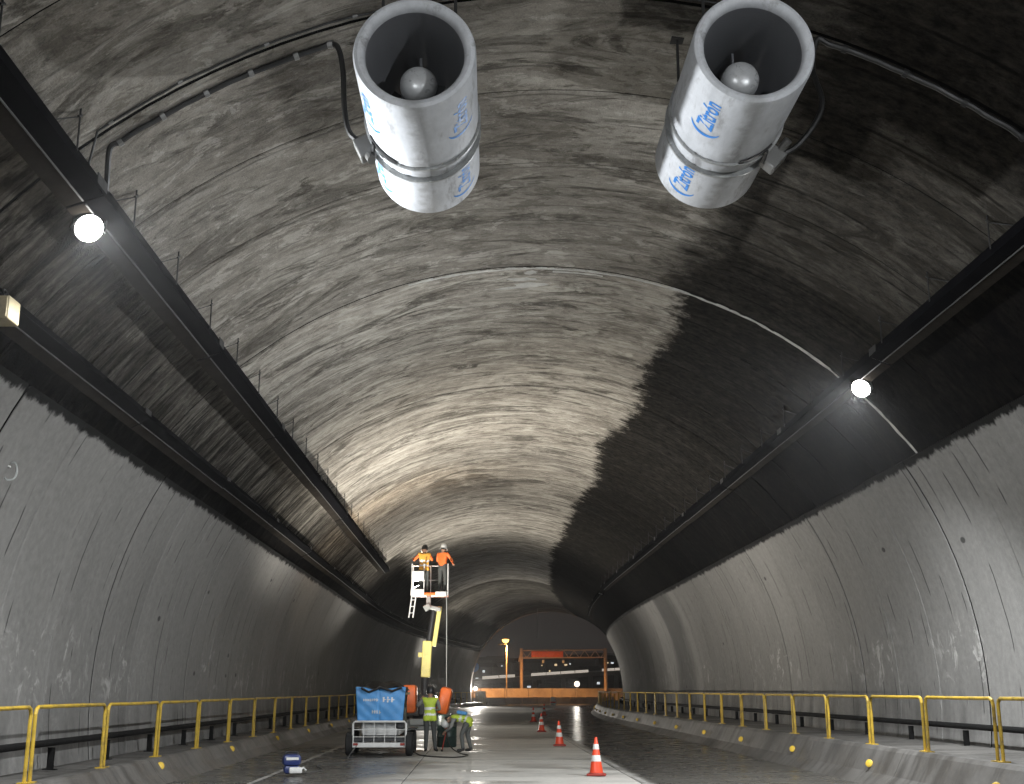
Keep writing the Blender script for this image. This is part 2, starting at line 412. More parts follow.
M = {}
M['vault'] = vault_material(); M['wall'] = wall_material(); M['road'] = road_material(); M['barrier'] = barrier_material()
M['fan'] = fan_material()
M['shell'] = simple('dark_backing', (0.004, 0.004, 0.004), 0.9, bump=0, spec=0.0)
M['tray'] = simple('sooty_steel_tray', (0.005, 0.005, 0.006), 0.7, 0.0, 0.5, 3.0, 0.2, 0.3, (0.012, 0.011, 0.010), 0.0)
M['tray_low'] = simple('grimy_steel_tray', (0.006, 0.006, 0.0065), 0.7, 0.0, 0.5, 3.0, 0.2, 0.3, (0.012, 0.012, 0.012), 0.0)
M['conduit'] = simple('dull_conduit', (0.07, 0.07, 0.07), 0.7, 0, 0.5, 2.0, 0, 0.7, (0.01, 0.01, 0.01))
M['plate'] = simple('rusty_cover_plate', (0.022, 0.019, 0.016), 0.85, 0, 0.6, 2.0, 0.2, spec=0.0)
M['rod'] = simple('sooty_rod', (0.014, 0.014, 0.014), 0.7)
M['cable'] = simple('black_cable', (0.010, 0.010, 0.010), 0.5)
M['clip'] = simple('bare_metal_clip', (0.20, 0.20, 0.195), 0.45, 0.6)
M['seal'] = simple('pale_joint_mortar', (0.46, 0.45, 0.42), 0.85, 0, 0.5, 4.0, 0.5, 0.5, (0.10, 0.095, 0.085))
M['yellow'] = simple('yellow_rail_paint', (0.50, 0.33, 0.03), 0.5, 0, 0.35, 5.0, 0.15, 0.8, (0.06, 0.05, 0.03))
M['reflector'] = emit('yellow_reflector', (1.0, 0.72, 0.12), 0.0)
M['reflector'].node_tree.nodes['Principled BSDF'].inputs['Base Color'].default_value = (0.70, 0.47, 0.05, 1)
M['pipe'] = simple('black_pipe', (0.010, 0.010, 0.010), 0.85, spec=0.08)
M['fan_dark'] = simple('perforated_liner', (0.17, 0.175, 0.19), 0.6, 0.2, 0.3, 30.0, 0.3)
M['hub'] = simple('fan_hub_metal', (0.50, 0.51, 0.52), 0.32, 0.3)
M['flange'] = simple('galvanised_flange', (0.36, 0.37, 0.37), 0.42, 0.5, 0.4, 5.0, 0.2, 0.4)
M['logo'] = simple('blue_logo_print', (0.035, 0.22, 0.62), 0.5, bump=0, var=0.15)
M['housing'] = simple('lamp_housing', (0.12, 0.12, 0.13), 0.5, 0.3)
M['lens'] = emit('lit_lamp_lens', (1.0, 0.97, 0.92), 60.0)
M['white_line'] = simple('worn_white_paint', (0.38, 0.37, 0.35), 0.5, 0, 0.5, 3.0, 0.2, 0.95, (0.12, 0.115, 0.105))
M['cone_orange'] = simple('orange_cone_plastic', (0.80, 0.07, 0.02), 0.45, 0, 0.12, 5.0, 0.05, 0.25, (0.2, 0.03, 0.02))
M['cone_white'] = simple('white_reflective_collar', (0.80, 0.79, 0.76), 0.4, 0, 0.1, 5.0, 0.05)
M['cone_base'] = simple('dark_red_rubber', (0.30, 0.03, 0.018), 0.6)
M['skin'] = simple('skin', (0.36, 0.20, 0.13), 0.55, bump=0)
M['hair'] = simple('dark_hair', (0.015, 0.013, 0.012), 0.6)
M['trousers'] = simple('dark_work_trousers', (0.055, 0.058, 0.055), 0.8)
M['trousers2'] = simple('grey_work_trousers', (0.10, 0.105, 0.10), 0.8)
M['boots'] = simple('black_boots', (0.012, 0.012, 0.012), 0.5)
M['shirt'] = simple('grey_shirt', (0.22, 0.22, 0.21), 0.8)
M['orange_cloth'] = simple('orange_work_jacket', (0.75, 0.16, 0.03), 0.7, 0, 0.2)
M['vest'] = simple('yellow_green_vest', (0.52, 0.66, 0.06), 0.65, 0, 0.2)
M['vest_orange'] = simple('orange_yellow_vest', (0.85, 0.42, 0.06), 0.65, 0, 0.2)
M['band'] = simple('silver_reflective_band', (0.75, 0.76, 0.74), 0.4, 0.1)
M['white_plastic'] = simple('white_plastic', (0.74, 0.74, 0.72), 0.4, 0, 0.1, 5.0, 0.05, 0.2)
M['black_plastic'] = simple('black_plastic', (0.015, 0.015, 0.016), 0.45)
M['tarp_blue'] = simple('blue_tarpaulin', (0.085, 0.31, 0.66), 0.45, 0, 0.22, 4.0, 0.3, 0.18)
M['tarp_black'] = simple('black_tarpaulin', (0.005, 0.005, 0.006), 0.6, 0, 0.4, 6.0, 0.5, spec=0.2)
M['white_metal'] = simple('white_painted_steel', (0.70, 0.70, 0.68), 0.45, 0, 0.15, 5.0, 0.1, 0.35)
M['dark_metal'] = simple('dark_machine_steel', (0.035, 0.036, 0.038), 0.5, 0.3)
M['tyre'] = simple('tyre_rubber', (0.010, 0.010, 0.010), 0.75)
M['lift_orange'] = simple('orange_lift_cover', (0.80, 0.15, 0.02), 0.45, 0, 0.15, 4.0, 0.1, 0.2)
M['lift_yellow'] = simple('pale_yellow_boom', (0.72, 0.63, 0.20), 0.45, 0, 0.15, 4.0, 0.1, 0.25)
M['lift_grey'] = simple('grey_lift_steel', (0.28, 0.29, 0.28), 0.5, 0.2, 0.2)
M['green_dark'] = simple('dark_green_plastic', (0.012, 0.03, 0.025), 0.5)
M['navy'] = simple('navy_plastic', (0.02, 0.035, 0.14), 0.4)
M['ground'] = simple('dark_earth', (0.05, 0.04, 0.03), 0.9, 0, 0.5, 0.2)
M['hill'] = simple('dark_hillside', (0.035, 0.033, 0.03), 0.95, 0, 0.5, 0.05, 0)
M['out_conc'] = simple('roadside_concrete', (0.42, 0.38, 0.33), 0.8, 0, 0.3, 0.8, 0.3, 0.4)
M['out_steel'] = simple('gantry_steel', (0.30, 0.28, 0.26), 0.6, 0.2, 0.3)
M['gantry'] = simple('weathered_gantry_paint', (0.62, 0.50, 0.40), 0.6, 0, 0.3)
M['house'] = simple('night_house_wall', (0.12, 0.11, 0.10), 0.9, 0, 0.3, 0.1, 0)
M['win_warm'] = emit('lit_window_warm', (1.0, 0.72, 0.4), 0.8)
M['win_cool'] = emit('lit_window_cool', (0.9, 0.95, 1.0), 0.7)
M['sodium'] = emit('sodium_lamp_glass', (1.0, 0.46, 0.09), 5.5)
M['fascia_glow'] = emit('glow_tinted_parapet', (1.0, 0.88, 0.75), 0.42)  # lamp light falling on the far fascia, put in as emission
M['sign_blue'] = simple('blue_sign_face', (0.05, 0.20, 0.62), 0.4)
M['cream'] = simple('cream_paint', (0.30, 0.25, 0.15), 0.6, 0, 0.3, 5.0, 0.1, 0.4)

# ================================================================== THE TUNNEL
LEDGE = 59.4
LEDGE_AT = {1: 57.8, -1: 60.0}          # the ledge sits a little higher on the sooty side
RING = 9.5 / 4
tunnel = thing('road_tunnel', 'long curved concrete road tunnel with sooty half-washed vault and grey side walls', 'tunnel')
def vault_ring(s0, s1, phis):
    g = 0.012 if abs(((s0 - 12.75) / 9.5) - round((s0 - 12.75) / 9.5)) > 0.02 else 0.055
    rows, uvs = [], []
    for s, dr in ((s0 + g, 0.07), (s0 + g, 0.012), (s0 + g + 0.02, 0.0), (s1 - 0.032, 0.0), (s1 - 0.012, 0.012), (s1 - 0.012, 0.07)):
        rows.append([P(s, a, vault_r(a) + dr) for a in phis]); uvs.append([(R_(a) * 8.3, s) for a in phis])
    me = grid_mesh('vault_ring', rows, uvs)
    return link('vault_ring', me, M['vault'], tunnel, True)
phis = [-60.5 + 118.9 * i / 40 for i in range(41)]
k0 = int(math.floor((S_BACK - 12.75) / RING)); k1 = int(math.ceil((S_END - 12.75) / RING))
for k in range(k0, k1):
    s0 = 12.75 + k * RING
    if s0 + RING > S_END: break
    o = vault_ring(s0, s0 + RING, phis)
    try: o.data.set_sharp_from_angle(angle=R_(12))
    except Exception: pass
S_PORTAL = s0
WALL_R = 8.38
PANEL = 2.43
def wall_panel(s0, s1, side, major):
    g0 = 0.065 if major else 0.010
    LD = LEDGE_AT[side]
    an = [LD + (98.0 - LD) * i / 14 for i in range(15)]
    ext = [(LD, 0.22)] + [(a, 0.0) for a in an]
    rows, uvs = [], []
    for s, dr in ((s0 + g0, 0.05), (s0 + g0, 0.01), (s0 + g0 + 0.02, 0.0), (s1 - 0.024, 0.0), (s1 - 0.004, 0.01), (s1 - 0.004, 0.05)):
        rows.append([P(s, side * a, WALL_R + max(dr, e)) for a, e in ext])
        uvs.append([((R_(a - LD) * WALL_R) - (e * 0.5), s + (0 if side > 0 else 300)) for a, e in ext])
    me = grid_mesh('wall_panel', rows, uvs)
    o = link('wall_panel', me, M['wall'], tunnel, True)
    try: me.set_sharp_from_angle(angle=R_(12))
    except Exception: pass
for side, off in ((1, 22.8), (-1, 23.3)):
    k0 = int(math.floor((S_BACK - off) / PANEL)); k1 = int((S_PORTAL - off) / PANEL)
    for k in range(k0, k1 + 1):
        a = off + k * PANEL; b = min(a + PANEL, S_PORTAL)
        if b - a > 0.3: wall_panel(a, b, side, k % 3 == 0)
# dark filler just below the surface, seen only in the joints
sl = srange(S_BACK, S_PORTAL, 2.4)
link('joint_filler', grid_mesh('joint_filler', [[P(s, a, vault_r(a) + 0.016) for a in phis] for s in sl], [[(R_(a) * 8.3, s) for a in phis] for s in sl]), M['shell'], tunnel, True)
for side in (-1, 1):
    an = [LEDGE_AT[side] + 0.2 + (97.8 - LEDGE_AT[side]) * i / 14 for i in range(15)]
    link('joint_filler', grid_mesh('joint_filler', [[P(s, side * a, WALL_R + 0.016) for a in an] for s in sl], [[(a, s) for a in an] for s in sl]), M['shell'], tunnel, True)
an2 = [-104 + 208 * i / 40 for i in range(41)]
me = grid_mesh('outer_shell', [[P(s, a, 9.1) for a in an2] for s in sl], [[(R_(a) * 9, s) for a in an2] for s in sl])
link('outer_shell', me, M['barrier'], tunnel, True)
# concrete arch that ends the lining
rows, uvs = [], []
for s, r in ((S_PORTAL + 0.02, 8.2), (S_PORTAL + 0.9, 8.2), (S_PORTAL + 0.9, 9.7), (S_PORTAL + 0.02, 9.7), (S_PORTAL + 0.02, 8.2)):
    rows.append([P(s, a, r + (0.2 * (abs(a) / 60) ** 2 if r < 9 and abs(a) < 60 else (0.2 if r < 9 else 0))) for a in an2]); uvs.append([(R_(a) * 8.3, s) for a in an2])
link('portal_arch', grid_mesh('portal_arch', rows, uvs), M['barrier'], tunnel, True)

# mortar seam over the joint at 22 m, ragged
def seam(s, a0, a1, w, seed, mat, h=0.018):
    rnd = random.Random(seed); n = int((a1 - a0) / 0.8); rows = [[], [], [], []]; uv = [[], [], [], []]
    wob = 0.0
    for i in range(n + 1):
        a = a0 + (a1 - a0) * i / n; wob = 0.8 * wob + rnd.uniform(-0.012, 0.012)
        ww = w * rnd.uniform(0.55, 1.25); r = vault_r(a)
        for j, (ds, dr) in enumerate(((-ww, 0.006), (-ww * 0.45, -h * rnd.uniform(0.5, 1.2)), (ww * 0.5, -h * rnd.uniform(0.4, 1.1)), (ww, 0.006))):
            rows[j].append(P(s + ds + wob, a, r + dr)); uv[j].append((a, s))
    return link('joint_seal', grid_mesh('joint_seal', rows, uv), mat, tunnel, True)
seam(22.36, -18, 47, 0.05, 3, M['seal'])
seam(22.33, 47, 59, 0.045, 4, M['seal'])
seam(22.52, 2, 9, 0.05, 6, M['seal'], 0.012)
# smears of mortar below the seam
for i, (a, s, l, w) in enumerate(((-2.0, 23.0, 0.16, 0.42), (-0.6, 23.35, 0.2, 0.5), (-3.2, 23.5, 0.13, 0.5), (-1.0, 22.6, 0.16, 0.22))):
    mb = MB(); rnd = random.Random(40 + i); ctr = []; n = 14
    pts = [P(s, a, vault_r(a) - 0.016)]
    for k in range(n):
        t = 2 * math.pi * k / n; q = rnd.uniform(0.6, 1.15)
        pts.append(P(s + math.sin(t) * l * q, a + math.degrees(math.cos(t) * w * q / 8.2), vault_r(a) + 0.004))
    mb.add(pts, [(0, 1 + k, 1 + (k + 1) % n) for k in range(n)])
    mb.build('mortar_smear', M['seal'], tunnel, True)

# ------------------------------------------------------------------ road, walkways, barriers
XL, XR, LANE = -5.68, 6.92, 2.95
road = link('road', grid_mesh('road', [[T(s, x, -0.03) for x in (-6.0, -1.4, 2.95, 7.3)] for s in srange(S_BACK, 150, 3)],
                              [[(x, s) for x in (-6.0, -1.4, 2.95, 7.3)] for s in srange(S_BACK, 150, 3)]), M['shell'])
tag(road, 'wet concrete road of three lanes running through the tunnel', 'road', kind='structure')
SLAB = 4.6
for (xa, xb) in ((-5.72, -1.42), (-1.42, 2.95), (2.95, 6.96)):
    k = 0
    s = 25.6 - SLAB * 12
    while s < 146:
        zz = random.uniform(-0.002, 0.002)
        rows, uvs = [], []
        ss_ = [s + 0.008, s + 0.02] + srange(s + 0.02, s + SLAB - 0.02, 2.3)[1:-1] + [s + SLAB - 0.02, s + SLAB - 0.008]
        for i, q in enumerate(ss_):
            d = -0.008 if i in (0, len(ss_) - 1) else 0.0
            xs = [xa + 0.006, xa + 0.02, xb - 0.02, xb - 0.006]
            rows.append([T(q, x, zz + (d if 0 < j < 3 else -0.008)) for j, x in enumerate(xs)]); uvs.append([(x, q) for x in xs])
        link('road_slab', grid_mesh('road_slab', rows, uvs), M['road'], road)
        s += SLAB
def strip(name, x, w, s0, s1, mat, parent, z=0.008):
    ss_ = srange(s0, s1, 2.5)
    return link(name, grid_mesh(name, [[T(s, x - w / 2, z), T(s, x + w / 2, z)] for s in ss_], [[(x - w / 2, s), (x + w / 2, s)] for s in ss_]), mat, parent)
for s in (22.0, 27.4, 33.2, 39.6, 46.0, 52.4, 58.8, 65.2, 71.6, 78.0, 84.4, 90.8):
    strip('lane_dash', 3.02, 0.12, s, s + 2.6, M['white_line'], road)
strip('edge_line', -4.15, 0.11, 8, 125, M['white_line'], road)

walk = []
for name, prof in (('pavement_left', ((-6.02, 0.385), (-7.35, 0.40))), ('pavement_right', ((7.62, 0.60), (9.6, 0.63)))):
    o = sweep(name, prof, srange(S_BACK, S_PORTAL + 0.8, 3.0), M['barrier']); tag(o, 'raised concrete service walkway ' + ('below the washed wall with the lower tray' if 'left' in name else 'below the wall with the sooty vault'), 'walkway', kind='structure')
def barrier(label, prof, seg, off, marks, mx, mz, nx):
    root = thing('concrete_barrier', label, 'barrier', (0, 0, 0), 0, 'sloped concrete kerbs beside the road')
    s = off
    while s < S_PORTAL:
        sweep('barrier_section', prof, srange(s + 0.006, min(s + seg, S_PORTAL) - 0.006, 2.2), M['barrier'], root, True)
        s += seg
    for q in marks:
        # half-round delineator: a small plate with a domed yellow lens
        c = T(q, mx, mz); _, a = frame(q)
        f = Vector((nx[0] * math.cos(a), -nx[0] * math.sin(a), nx[1])).normalized()
        al = Vector((math.sin(a), math.cos(a), 0)); al = (al * 1.0 - f * 0).normalized()
        up = f.cross(al)
        if up.z < 0: up = -up
        mb = MB(); n = 14; vs = []
        fc = (f * 0.75 - al * 0.65).normalized()       # lens turned towards oncoming traffic
        up2 = up; sd = fc.cross(up2).normalized()
        for rr, hh in ((0.072, 0.0), (0.072, 0.018), (0.055, 0.028), (0.0, 0.032)):
            for k in range(n):
                t = 2 * math.pi * k / n; vs.append(c + f * 0.02 + sd * math.cos(t) * rr + up2 * math.sin(t) * rr + fc * hh)
        fs = [(i * n + k, i * n + (k + 1) % n, (i + 1) * n + (k + 1) % n, (i + 1) * n + k) for i in range(3) for k in range(n)]
        mb.add(vs, fs); rf = mb.build('reflector', M['reflector'], root, True)
    return root
lb = [(-5.68, 0.0), (-5.86, 0.17), (-6.0, 0.38), (-6.05, 0.42), (-6.24, 0.42), (-6.24, -0.05), (-5.68, -0.05)]
rb = [(6.92, 0.0), (7.14, 0.2), (7.34, 0.58), (7.40, 0.64), (7.64, 0.64), (7.64, -0.05), (6.92, -0.05)]
barrier('low sloped concrete kerb barrier beside the parked trailer', lb, 6.6, -29.8, [10.3 + 6.6 * k for k in range(17)], -5.95, 0.27, (1, 0.5))
barrier('sloped concrete kerb barrier beside the dark wet lane', rb, 5.7, -29.8, [17.3 + 5.6 * k for k in range(19)], 7.19, 0.33, (-1, 0.5))

# yellow railing: U-shaped frames side by side
def railing(label, x, zb, zt, s0, step, s1):
    root = thing('safety_railing', label, 'railing', (0, 0, 0), 0, 'yellow railings along the walkways')
    s = s0
    while s + step < s1:
        a, b = s + 0.085, s + step - 0.085
        fr = bpy.data.objects.new('rail_frame', None); COL.objects.link(fr); fr.parent = root; fr.empty_display_size = 0.1
        j = random.uniform(-0.012, 0.012)
        r = 0.10
        pts = [T(a, x, zt - r), T(a + r * 0.3, x, zt - r * 0.3), T(a + r, x, zt)] + [T(q, x, zt + j * 0.5) for q in srange(a + r, b - r, 1.2)[1:-1]] + [T(b - r, x, zt), T(b - r * 0.3, x, zt - r * 0.3), T(b, x, zt - r)]
        MB().tube(pts, 0.027, 8).build('top_rail', M['yellow'], fr, True)
        for q in (a, b):
            mb = MB(); mb.tube([T(q, x + j, zb - 0.02), T(q, x, zt - r + 0.005)], 0.027, 8)
            mb.build('post', M['yellow'], fr, True)
        for q in (a, b):
            c = T(q, x + j, zb + 0.008); MB().box(c, (0.15, 0.15, 0.016)).build('base_plate', M['yellow'], fr)
        s += step
    return root
railing('yellow steel railing of frames along the walkway beside the trailer', -6.14, 0.42, 1.42, 17.25 - 3.35 * 6, 3.35, S_PORTAL - 1)
railing('yellow steel railing of frames along the walkway beside the wet lane', 7.52, 0.64, 1.53, 17.9 - 2.93 * 6, 2.93, S_PORTAL - 1)

# black service pipe along the foot of each wall, on short stands
def service_pipe(label, x, z, zb):
    root = thing('service_pipe', label, 'pipe', (0, 0, 0), 0, 'service pipes along the wall feet')
    s = -20
    while s < S_PORTAL - 6:
        MB().tube([T(q, x, z) for q in srange(s, s + 6.0, 2.0)], 0.055, 10).build('pipe_length', M['pipe'], root, True)
        for q in (s + 1.5, s + 4.5):
            mb = MB(); mb.box(T(q, x, (z + zb) / 2 - 0.05), (0.10, 0.05, z - zb - 0.05)); mb.box(T(q, x, zb + 0.01), (0.2, 0.16, 0.03)); mb.build('pipe_stand', M['pipe'], root)
        s += 6.0
    return root
service_pipe('black pipe on stands along the wall foot behind the railing near the trailer', -6.95, 0.82, 0.385)
service_pipe('black pipe on stands along the wall foot behind the railing by the wet lane', 9.25, 0.98, 0.60)

# ------------------------------------------------------------------ cable trays with hangers
def tray(label, deg, r, w, h, s0, s1, mat, hang0=None, hang_step=2.2, seg=6.6, tilt=0.0, gapat=()):
    root = thing('cable_tray', label, 'cable tray', (0, 0, 0), 0, 'cable trays along the vault')
    a = R_(deg); cx, cz = XC + r * math.sin(a), ZC + r * math.cos(a)
    t = 0.012; sgn = 1 if deg > 0 else -1
    ct, st = math.cos(R_(tilt)), math.sin(R_(tilt))
    def q(x, z): return (cx + x * ct - z * st, cz + x * st + z * ct)
    prof = [q(-w / 2, h), q(-w / 2, 0), q(w / 2, 0), q(w / 2, h), q(w / 2 - t, h), q(w / 2 - t, t), q(-w / 2 + t, t), q(-w / 2 + t, h)]
    s = s0
    while s < s1 - 0.5:
        e = min(s + seg, s1)
        dz = random.uniform(-0.012, 0.012)
        sweep('tray_section', [(x, z + dz) for x, z in prof], srange(s + 0.01, e - 0.01, 3.3), mat, root, True)
        mb = MB()                       # splice plate, a little proud on the visible side
        xx, zz = q(-sgn * (w / 2 + 0.006), h / 2)
        mb.box(T(e, xx, zz + dz), (0.012, 0.34, h * 0.8)); mb.build('splice_plate', M['rod'], root)
        mb = MB()
        for k, (ox, oz, rr) in enumerate(((-0.12, 0.07, 0.035), (-0.03, 0.055, 0.028), (0.07, 0.075, 0.04), (0.14, 0.05, 0.022))):
            x_, z_ = q(ox * w / 0.42, oz)
            mb.tube([T(v, x_, z_ + dz) for v in srange(s, e, 3.3)], rr, 6, False)
        mb.build('tray_cables', M['cable'], root)['kind'] = 'stuff'
        xc_, zc_ = q(sgn * w * 0.02, -0.014); MB().tube([T(v, xc_, zc_ + dz) for v in srange(s + 0.05, e - 0.05, 3.3)], 0.011, 6).build('conduit', M['conduit'], root, True)
        x1_, z1_ = q(sgn * w * 0.06, -0.006); x2_, z2_ = q(sgn * w * 0.5, -0.006)
        sweep('cover_plate', [(x1_, z1_ + dz), (x2_, z2_ + dz), (x2_, z2_ + dz + 0.003), (x1_, z1_ + dz + 0.003)], srange(s + 0.03, e - 0.03, 3.3), M['plate'], root, True)
        s = e
    if hang0 is not None:
        s = hang0
        while s < s1:
            x0, z0 = q(-sgn * w / 2, h * 0.6)
            dx = x0 - XC; top = ZC + math.sqrt(max(1, vault_r(40) ** 2 - dx * dx)) + 0.03
            mb = MB(); mb.tube([T(s, x0 - sgn * 0.015, z0), T(s, x0 - sgn * 0.015, top)], 0.011, 6)
            xb = x0 - sgn * 0.015
            mb.tube([T(s, xb, top - 0.10), T(s - 0.32, x0 + sgn * 0.2, z0 + 0.2)], 0.008, 5)
            mb.tube([T(s + 0.05, xb - sgn * 0.0, top - 0.06), T(s - 0.05, xb, top - 0.12)], 0.016, 5)
            mb.build('hanger', M['rod'], root, True)
            s += hang_step
    return root
tray('black cable tray carrying the large floodlight, over the half-washed strip', -45.4, 7.98, 0.46, 0.24, -20, 58.2, M['tray'], -9.9 - 2.2, 2.2, 6.6, 20)
tray('lower black cable tray running just above the ledge, with a cream box on it', -56.6, 8.10, 0.36, 0.16, -20, 126, M['tray_low'], None, 2.2, 6.6, 30)
tray('sooty cable tray carrying the smaller floodlight over the black vault strip', 45.6, 8.0, 0.36, 0.22, -20, 68, M['tray'], -9.5, 2.2, 6.6, -20)
tray('last short length of cable tray hanging near the tunnel mouth on the black side', 46, 8.0, 0.30, 0.2, 71, 92, M['tray'], None, 2.2, 6.6, -20)
# cream junction box on the lower tray
def on_tray(deg, r, s, dx=0, dz=0):
    a = R_(deg); return T(s, XC + r * math.sin(a) + dx, ZC + r * math.cos(a) + dz)
jb = thing('junction_box', 'cream junction box on the lower cable tray', 'junction box', on_tray(-56.3, 8.02, 13.35, 0, -0.2))
MB().rbox((0.05, 0, 0.14), (0.26, 0.34, 0.28), 0.02).build('housing', M['cream'], jb)
MB().rbox((0.05, -0.175, 0.14), (0.22, 0.02, 0.24), 0.008).build('lid', M['cream'], jb)
MB().tube([(0.05, 0, 0.28), (0.0, 0.05, 0.42), (-0.08, 0.3, 0.5), (-0.02, 0.6, 0.32)], 0.012, 6).build('cable', M['cable'], jb, True)

d_ = ray(7, 472); k_ = 14.0
while True:                              # walk the view ray out to the wall it meets
    q = d_ * (k_ / d_.y) + Vector((0, 0, CAM_H))
    if math.hypot(q.x - XC, q.z - ZC) > WALL_R - 0.01: break
    k_ += 0.02
hk = thing('wall_hook', 'bent white metal hook fixed on the grey wall below the cream box', 'hook', q)
MB().tube(spline_([(0.02, 0, 0.12), (0.10, 0, 0.13), (0.13, 0.02, 0.02), (0.12, -0.04, -0.10), (0.05, -0.10, -0.13), (0.03, -0.14, -0.10)]), 0.014, 6).build('hook', M['lift_grey'], hk, True)
MB().box((0.0, 0, 0.12), (0.06, 0.10, 0.10)).build('plate', M['white_metal'], hk)

# ------------------------------------------------------------------ floodlights
def floodlight(label, s, side, power, col=(0.95, 0.98, 1.0), size=0.33, spot=True):
    deg = 45.8 * side; base = on_tray(deg, 7.98, s, 0, -0.02)
    root = thing('tunnel_floodlight', label, 'floodlight', base, 0, 'floodlights hung from the cable trays')
    d = Vector((-side * 0.55, -0.62, -0.60)).normalized()         # faces the road, and the traffic side
    zax = -d; xax = zax.cross(Vector((0, 0, 1))).normalized(); yax = zax.cross(xax)
    m = Matrix((xax, yax, zax)).transposed()
    hc = Vector((side * 0.02, -0.16, -0.02 - size * 0.28))
    mb = MB(); mb.tube([hc + zax * 0.002, hc + zax * 0.10], [size * 0.52, size * 0.44], 24)
    for k in range(7): mb.box(hc + zax * 0.13 + xax * (size * 0.15 * (k - 3)), (0.012, size * 0.62, 0.07), m)
    mb.build('housing', M['housing'], root)
    mb = MB(); mb.tube([Vector((-0.12, 0, 0.05)), Vector((-0.12, 0, -0.06)), hc + xax * size * 0.6], 0.014, 6); mb.tube([Vector((0.12, 0, 0.05)), Vector((0.12, 0, -0.06)), hc - xax * size * 0.6], 0.014, 6)
    mb.build('bracket', M['rod'], root)
    vs, fs, n = [], [], 24                                       # domed round lens
    for i, (rr, hh) in enumerate(((1.0, 0.0), (0.95, 0.05), (0.7, 0.12), (0.35, 0.155), (0.0, 0.165))):
        for k in range(n):
            t = 2 * math.pi * k / n
            vs.append(hc - zax * (hh * size) + (xax * math.cos(t) + yax * math.sin(t)) * rr * size * 0.5)
    for i in range(4):
        for k in range(n): fs.append((i * n + k, i * n + (k + 1) % n, (i + 1) * n + (k + 1) % n, (i + 1) * n + k))
    mb = MB(); mb.add(vs, fs); mb.build('lens', M['lens'], root, True)
    ld = bpy.data.lights.new('lamp_light', 'SPOT'); ld.energy = power; ld.color = col; ld.shadow_soft_size = 0.08
    ld.spot_size = R_(172); ld.spot_blend = 0.45
    lo = bpy.data.objects.new('lamp_light', ld); COL.objects.link(lo); lo.parent = root
    lo.location = hc + d * (size * 0.17 + 0.10)
    aim = Vector((-side * 0.62, 0.12, -0.77)) if spot else Vector((-side * 0.75, 0.55, -0.2))
    lo.rotation_euler = aim.to_track_quat('-Z', 'Y').to_euler()
    return root
floodlight('large glaring floodlight under the tray above the half-washed strip', 13.55, -1, LAMP_W)
floodlight('glaring floodlight under the sooty tray of the black strip, farther into the tunnel', 21.0, 1, LAMP_W * 1.35)
floodlight('floodlight on the sooty tray before the jet fans', 3.0, 1, LAMP_W * 0.5, spot=False)
floodlight('floodlight on the tray of the half-washed strip before the jet fans', -3.5, -1, LAMP_W * 0.85, spot=False)
floodlight('floodlight at the start of the sooty tray', -13.0, 1, LAMP_W * 0.4, spot=False)

